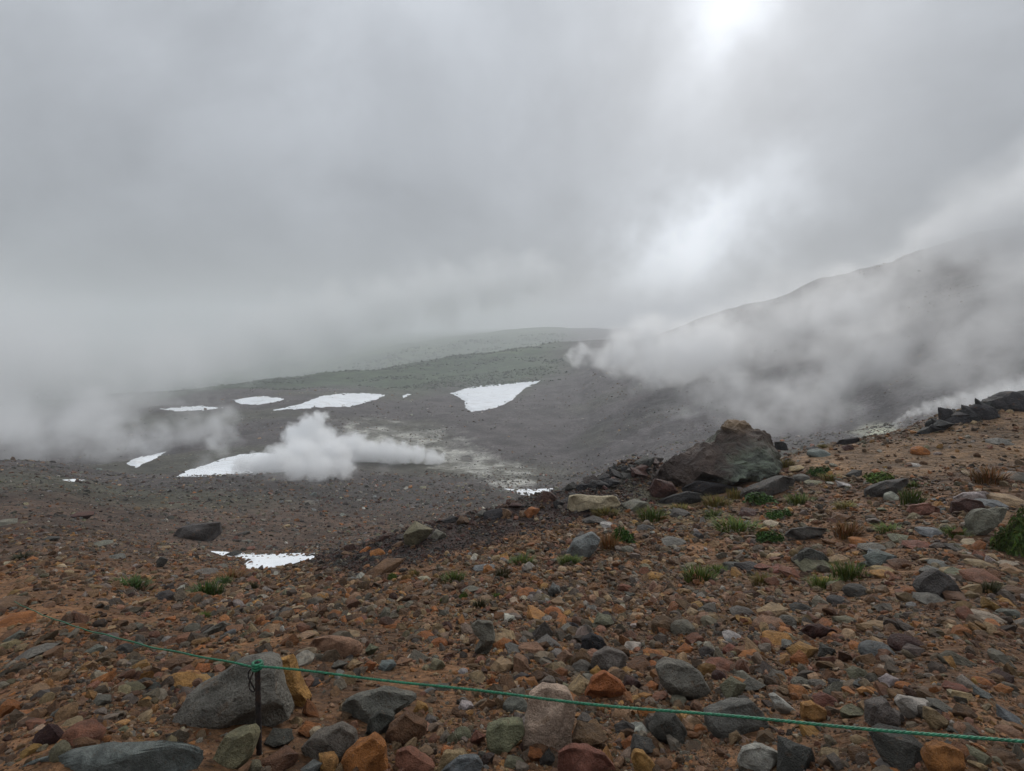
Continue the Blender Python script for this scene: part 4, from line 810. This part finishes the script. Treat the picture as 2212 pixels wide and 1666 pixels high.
TUFTS = [
 (4,465,585,115,75,'g','green','green grass tuft beside the cream flat topped boulder'),(4,755,585,82,46,'g','green','small green grass tuft below the huge boulder overhang'),(4,985,512,160,52,'l','deep','dark green leafy mat under the dark sloping slab'),
 (4,1160,515,112,58,'g','green','green grass mound at the end of the dark sloping slab'),(4,855,490,64,64,'g','olive','upright yellow green tuft between the huge boulder and its slab'),(4,770,525,112,62,'g','olive','yellow green tuft against the black rock under the boulder'),
 (4,1065,585,112,48,'l','deep','low leafy green plant in front of the dark sloping slab'),(4,1025,690,122,64,'l','deep','bright leafy green plant beside the low dark slab'),(4,870,640,205,60,'g','green','wide mixed green tuft on stony ground'),
 (4,1255,382,92,48,'l','deep','leafy green plant beyond the huge boulder near sandy ground'),(4,1540,412,122,58,'l','green','bright green plant behind the long dark slab'),(4,1685,500,88,92,'g','green','round ball shaped green grass tuft'),
 (4,1385,655,132,80,'g','brown','rusty brown and green tuft among flat stones'),(4,1580,655,132,34,'g','green','thin flat green grass mat among slabs'),(4,330,680,104,72,'l','deep','leafy green plant behind brown dry grass'),
 (4,265,712,84,84,'g','brown','dry brown grass tuft beside the cracked blue grey rock'),(4,80,802,94,42,'g','green','green grass tuft below the cracked blue grey rock'),(4,690,865,134,82,'g','green','spiky green tuft on open gravel'),
 (4,770,845,84,44,'g','green','smaller green tuft joined to a spiky one'),(4,1400,850,154,96,'g','green','tall bushy green grass tuft among packed stones'),(4,1270,905,124,64,'g','green','sprawling green tuft downhill of the tall bushy one'),
 (4,980,890,104,52,'g','olive','pale green tuft among reddish stones'),(4,1100,345,64,42,'g','olive','yellow green tuft on the shoulder behind the huge boulder'),(4,2050,400,164,72,'g','brown','wide rusty brown tuft on the sandy slope'),
 (4,1310,412,94,32,'g','olive','flat olive green mat at the foot of the sandy slope'),(4,2055,930,100,66,'g','dark','dark green tuft beside the tent shaped boulder'),(4,600,555,90,30,'g','olive','faint olive mat among dark stones'),(4,1700,446,90,30,'g','green','low green mat past the end of the long dark slab'),
 (4,1900,670,120,40,'g','green','grass growing along the long slanting grey slab'),(4,250,575,110,40,'g','olive','yellowing mat spread before the cream boulder'),(4,1380,545,110,30,'g','olive','thin yellow green mat on stony ground'),(4,1270,268,50,22,'g','olive','tiny yellow tuft on the skyline'),
 (1,850,202,205,64,'g','deep','broad low green tuft on brown soil before the gully'),(1,1340,238,185,112,'g','deep','rounded mossy green tuft before the gully snow'),(1,1330,406,74,34,'g','green','tiny green sprig on bare brown soil'),
 (1,1640,212,64,54,'g','dark','dull green tuft at the gully rim'),(1,1490,150,174,50,'g','brown','rusty orange dry tuft at the gully rim'),(1,1450,182,104,40,'g','deep','green mat under the rusty orange tuft'),(1,150,24,124,40,'g','dark','dull green patch on the far brown slope'),
 (2,1345,47,134,64,'g','green','green tuft uphill of the flat bluish slab'),(2,1640,52,114,54,'g','green','green tuft at the foot of the blue grey leaning rock'),(2,930,152,134,64,'g','green','spreading green tuft near a rust orange stone'),
 (2,1230,122,74,84,'g','dark','dark brownish tuft beside the flat bluish slab'),(2,995,267,54,62,'l','green','bright leafy sprig between two stones'),(2,865,297,44,34,'l','green','tiny bright green sprig on gravel'),(2,1190,265,64,30,'l','green','small moss cushion on gravel'),
 (2,1090,312,74,62,'g','dark','thin dull tuft in the middle of the gravel'),(2,560,147,64,42,'l','green','tiny green plant beside the half buried brown rock'),(2,690,127,64,42,'g','olive','faint yellow green tuft above a rust orange stone'),
]
for k, (cr, x, y, w, h, kd, colr, lab) in enumerate(TUFTS):
    px, py = CX(cr, x, y); s = CROP[cr][2]; r = np.random.RandomState(900 + k)
    c = hit(px, py + 0.42*h*s, 0, 1.2, 34); mp = depth(c)/F
    me = (GRASS if kd == 'g' else LEAFY)[k % (4 if kd == 'g' else 3)]
    o = bpy.data.objects.new('grass_tuft' if kd == 'g' else 'leafy_plant', me); COL.objects.link(o)
    wd = w*s*mp*0.68; o.location = c; o.scale = (wd, wd*0.75, max(h*s*mp*(1.2 if kd == 'g' else 1.25), wd*0.35))
    o.rotation_euler = (0, 0, r.uniform(-0.5, 0.5)); o.color = (*(np.array(GC[colr])*r.uniform(0.65, 1.0)), 1)
    tag(o, lab, 'grass' if kd == 'g' else 'plant', 'grass tufts and small plants on the slope')

# ------------------------------------------------------------------ leafy shrub
def shrub(px, py, w, h, label):
    c = hit(px, py + 0.42*h); mp = depth(c)/F; e = empty('shrub', c)
    m, n, b = new_mat('shrub_bark'); b.inputs['Base Color'].default_value = (.06, .045, .03, 1); b.inputs['Roughness'].default_value = 0.9
    r = np.random.RandomState(3); V, Q = [], []
    for k in range(9):
        a = r.uniform(0, 6.28); p0 = np.array([0.05*math.cos(a), 0.05*math.sin(a), -0.1]); p1 = np.array([0.6*math.cos(a), 0.5*math.sin(a), r.uniform(0.5, 0.95)]); i0 = len(V)
        for t, q in ((0, .05), (.5, .035), (1, .012)):
            p = p0 + (p1-p0)*t + np.array([0, 0, 0.12*math.sin(math.pi*t)])
            V += [tuple(p + q*np.array([math.cos(u), math.sin(u), 0])) for u in (0, 2.09, 4.19)]
        for t in range(2):
            for u in range(3): Q.append((i0+3*t+u, i0+3*t+(u+1) % 3, i0+3*t+3+(u+1) % 3, i0+3*t+3+u))
    st = mesh_obj('stem', V, Q, m, e); st.scale = (w*mp*0.5, w*mp*0.42, h*mp*0.8)
    fo = bpy.data.objects.new('foliage', leafy_mesh(77, 1900, 0.95, 0.085)); COL.objects.link(fo); fo.parent = e
    fo.scale = (w*mp*0.5, w*mp*0.42, h*mp*0.95); fo.color = (.075, .115, .030, 1)
    tag(e, label, 'shrub')
shrub(2206, 1150, 125, 112, 'dense dark green shrub at the end of the slanting grey slab')

# ------------------------------------------------------------------ rope and its post
def tube(pts, rad, sides=8, closed=False):
    pts = np.array(pts, float); n = len(pts); T = np.gradient(pts, axis=0); T /= np.linalg.norm(T, axis=1, keepdims=True)
    ref = np.array([0, 0, 1.0]) if abs(T[:, 2]).mean() < 0.9 else np.array([1.0, 0, 0])
    A = np.cross(T, ref); A /= np.linalg.norm(A, axis=1, keepdims=True); B = np.cross(T, A)
    rad = np.broadcast_to(rad, (n,)); th = np.arange(sides)*2*math.pi/sides
    V = (pts[:, None] + rad[:, None, None]*(A[:, None]*np.cos(th)[None, :, None] + B[:, None]*np.sin(th)[None, :, None])).reshape(-1, 3)
    i = np.arange(n-1)[:, None]*sides; j = np.arange(sides)[None, :]; k = (j+1) % sides
    Q = np.stack([i+j, i+k, i+sides+k, i+sides+j], -1).reshape(-1, 4)
    return V, Q
def join(parts):
    V, Q, o = [], [], 0
    for v, f in parts: V.append(v); Q.append(f + o); o += len(v)
    return np.concatenate(V), np.concatenate(Q)
m, n, b = new_mat('rusty_iron')
co = n.n.new('ShaderNodeTexCoord').outputs['Object']; q = n.noise(co, 30, 4, 0.7)
n.put(b.inputs['Base Color'], n.mix(n.smooth(q, 0.4, 0.65), (.010, .008, .008, 1), (.034, .018, .012, 1))); b.inputs['Roughness'].default_value = 0.75
n.put(b.inputs['Normal'], n.bump(q, 0.5, 0.01)); M_IRON = m
m, n, b = new_mat('green_rope')
co = n.n.new('ShaderNodeTexCoord').outputs['Object']; q = n.noise(co, 60, 3, 0.7)
n.put(b.inputs['Base Color'], n.mix(n.smooth(q, 0.35, 0.7), (.006, .085, .040, 1), (.014, .190, .090, 1))); b.inputs['Roughness'].default_value = 0.5; M_ROPE = m
PB = hit(560, 1630); DP = math.hypot(PB[0], PB[1]); PT = at(556, 1428, DP)
pe = empty('rope_post', PB)
ax = PT - PB; L = np.linalg.norm(ax); ts = np.linspace(-0.25, L, 90)
pr = 0.0115*np.where(np.arange(90) % 3 == 0, 1.16, 1.0); pr[0] = .001; pr[-1] = .001; pr[-2] = 0.010
v, f = tube([unit(ax)*t for t in ts], pr, 10); mesh_obj('rod', v, f, M_IRON, pe)
k0 = unit(ax)*(L - 0.11)
v, f = tube([k0 + np.array([-0.016 - 0.012*math.sin(t)**2, -0.012, 0.10 - 0.11*(0.5 - 0.5*math.cos(t))]) + np.array([0.010*math.sin(2*t), 0, -0.02]) for t in np.linspace(0.2, 2*math.pi - 0.2, 26)], 0.0035, 6); mesh_obj('hook', v, f, M_IRON, pe)
tag(pe, 'thin rusty iron rod holding the green rope in front of the dark boulder', 'post')
RT = PB + unit(ax)*(L - 0.022)
RE = hit(2300, 1614, 0.26); LE = hit(30, 1299, 0.10)
def strand(a, b2, sag, step, rad):
    Ln = np.linalg.norm(b2 - a); n_ = int(Ln/step); t = np.linspace(0, 1, n_)
    base = a + (b2-a)*t[:, None]; base[:, 2] -= sag*4*t*(1-t)
    base[:, 2] += 0.004*np.sin(t*Ln*3.1) + 0.003*np.sin(t*Ln*7.3)
    d = unit(b2 - a); u = unit(np.cross(d, [0, 0, 1])); w = np.cross(u, d); out = []
    for k in range(3):
        ph = t*Ln/0.045*2*math.pi + k*2.094
        out.append(tube(base + rad*0.52*(u*np.cos(ph)[:, None] + w*np.sin(ph)[:, None]), rad*0.60, 6))
    return out
fr = np.array([0.012, -0.013, 0.0])
parts = strand(RT + fr + np.array([0, 0, .006]), RE, 0.012, 0.009, 0.0047) + strand(RT - fr*np.array([1, -1, 1]), LE, 0.085, 0.011, 0.0049)
V, Fc = join(parts); c0 = RT.copy()
ro = mesh_obj('rope', V - c0, Fc, M_ROPE); ro.location = c0
kp = []
for k in range(3):
    t = np.linspace(0, 2*math.pi, 24); kp.append(tube(np.stack([0.019*np.cos(t), 0.019*np.sin(t), 0.011*(k-1) + 0.003*np.cos(t + k)], 1), 0.0065, 6))
v, f = join(kp); mesh_obj('knot', v, f, M_ROPE, ro)
tag(ro, 'bright green twisted rope strung low across the rocky slope', 'rope')
o = put_rock(22, 1306, 70, 34, 'brown', 'a'); tag(o, 'brown rock at the far end of the green rope', 'rock')

# ------------------------------------------------------------------ haze
def box_mesh(name, lo, hi, mat):
    v = [(x, y, z) for x in (lo[0], hi[0]) for y in (lo[1], hi[1]) for z in (lo[2], hi[2])]
    f = [(0,1,3,2),(4,6,7,5),(0,4,5,1),(2,3,7,6),(0,2,6,4),(1,5,7,3)]
    o = mesh_obj(name, v, f, mat, smooth=False)
    bm = bmesh.new(); bm.from_mesh(o.data); bmesh.ops.recalc_face_normals(bm, faces=bm.faces[:]); bm.to_mesh(o.data); bm.free()
    return o
def haze():
    m = bpy.data.materials.new('haze_air'); m.use_nodes = True; nt = m.node_tree; nt.nodes.clear()
    v = nt.nodes.new('ShaderNodeVolumePrincipled'); v.inputs['Color'].default_value = (0.93, 0.95, 0.97, 1)
    v.inputs['Density'].default_value = 0.00052; v.inputs['Anisotropy'].default_value = 0.2
    out = nt.nodes.new('ShaderNodeOutputMaterial'); nt.links.new(v.outputs[0], out.inputs['Volume'])
    zmin = min(v.co.z for v in GROUND.data.vertices) - 1
    zmax = max(v.co.z for v in GROUND.data.vertices) + 3
    o = box_mesh('haze', (-6100, -6100, zmin), (6100, 6100, max(zmax, 160)), m)
    return tag(o, 'thin grey mist filling the air over the valley', None, None, 'stuff')
haze()

# ------------------------------------------------------------------ steam and cloud
def vapour(name, puffs, label, density, soft, nscale, namp, rate, kind=None, cat=None, group=None, breakup=0.0, seed=0, aniso=0.5, voxel=0.10, detail=3.0, white=0.994, snap=False):
    """one body of vapour: soft balls merged into a hull; the density thins towards the hull and is broken up by noise.
    puffs: (pixel x, pixel y, distance, radius in pixels); nscale and namp in mean radii"""
    P = []
    for x, y, D, r in puffs:
        if snap: D = min(D, 0.96*float(np.hypot(*hit(x, y + 0.6*r, 0, 45)[:2])))        # in front of the slope it drifts over
        c = at(x, y, D); P.append((*c, r*depth(c)/F))
    P = np.array(P); o0 = P[0, :3].copy(); P[:, :3] -= o0; R = float(np.mean(P[:, 3]))
    amp = namp*R
    bm = bmesh.new()
    for x, y, z, r in P:
        bmesh.ops.create_icosphere(bm, subdivisions=3, radius=r + 0.35*amp, matrix=Matrix.Translation((x, y, z)))
    me = bpy.data.meshes.new(name); bm.to_mesh(me); bm.free()
    o = bpy.data.objects.new(name, me); COL.objects.link(o); o.location = o0
    md = o.modifiers.new('r', 'REMESH'); md.mode = 'VOXEL'; md.voxel_size = max(voxel*R*2.2, 0.05)
    bpy.context.view_layer.update()
    ev = o.evaluated_get(bpy.context.evaluated_depsgraph_get()); m2 = bpy.data.meshes.new_from_object(ev)
    o.modifiers.clear(); o.data = m2; bpy.data.meshes.remove(me); m2.name = name
    m = bpy.data.materials.new(name + '_vapour'); m.use_nodes = True; nt = m.node_tree; nt.nodes.clear(); n = NT(nt)
    p = n.n.new('ShaderNodeTexCoord').outputs['Object']
    q0 = n.vmath('ADD', p, (seed*13.7, seed*7.1, 0.0))
    nv = n.noise(q0, 1.0/(nscale*R), detail, 0.55, 0.0, True)
    q = n.vmath('ADD', p, n.vmath('SCALE', n.vmath('SUBTRACT', nv, (0.5, 0.5, 0.5)), scale=2.6*amp))
    f = None
    for x, y, z, r in P:
        d = n.math('MULTIPLY_ADD', n.vmath('DISTANCE', q, (x, y, z)), -1.0/r, 1.0)
        f = d if f is None else n.math('MAXIMUM', f, d)
    dn = n.smooth(f, 0.02, soft, 0.0, density)
    if breakup:
        b = n.noise(q0, 0.55/(nscale*R), 3, 0.6); dn = n.math('MULTIPLY', dn, n.smooth(b, 0.5 - 0.3*(1-breakup) - 0.12, 0.62, 1-breakup, 1.0))
    v = n.n.new('ShaderNodeVolumePrincipled'); v.inputs['Color'].default_value = (white - 0.002, white, white + 0.002, 1)
    v.inputs['Anisotropy'].default_value = aniso; n.put(v.inputs['Density'], dn)
    out = n.n.new('ShaderNodeOutputMaterial'); nt.links.new(v.outputs[0], out.inputs['Volume'])
    m.cycles.volume_step_rate = rate
    m2.materials.clear(); m2.materials.append(m)
    return tag(o, label, cat, group, kind)
DV = float(np.hypot(*hit(962, 1004)[:2])) - 2
vapour('steam_plume', [(950,992,DV,17),(930,988,DV,22),(900,982,DV,27),(870,984,DV,31),(835,978,DV,36),(800,980,DV,36),(765,972,DV,46),(745,962,DV,30),
    (720,985,DV-15,48),(690,960,DV,52),(670,925,DV,36),(640,940,DV,32),(690,905,DV,22),(650,990,DV-20,56),(600,1000,DV-30,46),(690,1010,DV-48,42),(640,1012,DV-48,36),(740,1008,DV-45,30),(560,1005,DV-30,34),(520,1005,DV-30,24)],
    'dense white steam plume billowing from the pale vent over the snow tongue', 0.60, 0.65, 0.48, 0.56, 0.26, detail=4.0, cat='steam', group='volcanic steam plumes', seed=1, voxel=0.09)
DJ = float(np.hypot(*hit(1930, 930, 0, 45)[:2])) - 1
vapour('steam_plume', [(1933,924,DJ,7),(1938,916,DJ,8),(1945,908,DJ,10),(1955,901,DJ,12),(1968,895,DJ,14),(1984,889,DJ,17),(2004,883,DJ,20),(2028,878,DJ,23),(2056,872,DJ,27),(2090,866,DJ,31),(2130,860,DJ,36),(2180,852,DJ,42),(2240,842,DJ,50)],
    'thin bent jet of white steam rising behind the dark lava ridge', 0.42, 0.9, 0.8, 0.6, 0.35, cat='steam', group='volcanic steam plumes', seed=2)
vapour('mist', [(520,1008,DV-40,42),(600,1012,DV-50,52),(680,1018,DV-58,56),(750,1008,DV-52,46),(830,1000,DV-35,36),(450,1000,DV-20,36)],
    'thin steam spilling onto the ground below the dense plume', 0.060, 1.0, 0.8, 0.6, 0.5, kind='stuff', breakup=0.6, seed=11)
vapour('steam_plume', [(1234,768,330,20),(1262,770,330,32),(1300,770,330,52),(1350,762,330,70),(1410,765,328,82),(1480,765,325,88),(1400,715,330,60),(1540,740,322,90)],
    'thick rounded head of steam at the foot of the far hillside', 0.12, 0.95, 0.7, 0.65, 0.38, snap=True, cat='steam', group='volcanic steam plumes', breakup=0.3, seed=3)
vapour('mist', [(1480,760,322,100),(1580,740,315,125),(1690,700,305,135),(1790,680,300,130),(1560,840,290,90),(1690,850,280,110),(1850,760,285,140),(1640,895,235,75),(1780,880,245,95),(1500,850,285,80),(1420,820,310,60)],
    'wide ragged steam spreading up the hillside from the rounded head', 0.052, 1.0, 0.75, 0.8, 0.45, kind='stuff', breakup=0.6, seed=9, snap=True)
vapour('mist', [(1900,640,300,120),(2010,700,280,150),(2130,760,260,150),(2230,640,270,180),(2020,540,330,110),(2140,480,340,150),(2280,440,330,170),(1800,640,330,95),(1960,850,230,90),(2120,860,220,90),(1800,860,240,85),(2040,900,200,60),(1900,900,205,60)],
    'ragged mist veil hanging over the upper hillside', 0.046, 1.0, 0.8, 0.8, 0.5, kind='stuff', breakup=0.7, seed=4, snap=True)
vapour('mist', [(2170,470,320,130),(2300,420,320,180),(2050,520,340,85),(2230,560,300,110)],
    'dense cloud cap hiding the top of the hillside', 0.045, 0.8, 0.8, 0.6, 0.5, kind='stuff', breakup=0.3, seed=8, aniso=0.2, white=0.965)
vapour('mist', [(330,945,250,56),(410,925,262,66),(465,915,270,56),(240,950,245,76),(480,955,255,42),(130,940,235,85),(30,930,228,100),(-60,910,230,130),(200,890,280,80)],
    'thin torn steam drifting over the low ground beside the plume', 0.12, 1.0, 0.8, 0.75, 0.5, kind='stuff', breakup=0.55, seed=5, snap=True)
vapour('cloud_bank', [(-150,830,400,350),(60,800,420,240),(190,830,400,150),(320,800,440,140),(420,785,500,118),(500,762,570,118),(600,732,640,115),(710,700,710,104),(830,664,790,98),(950,636,860,92),(1060,616,930,86),(1150,600,1000,76)],
    'low grey cloud bank resting on the far valley slope', 0.030, 1.0, 0.6, 0.55, 0.55, kind='stuff', breakup=0.3, seed=6, aniso=0.15, white=0.97)
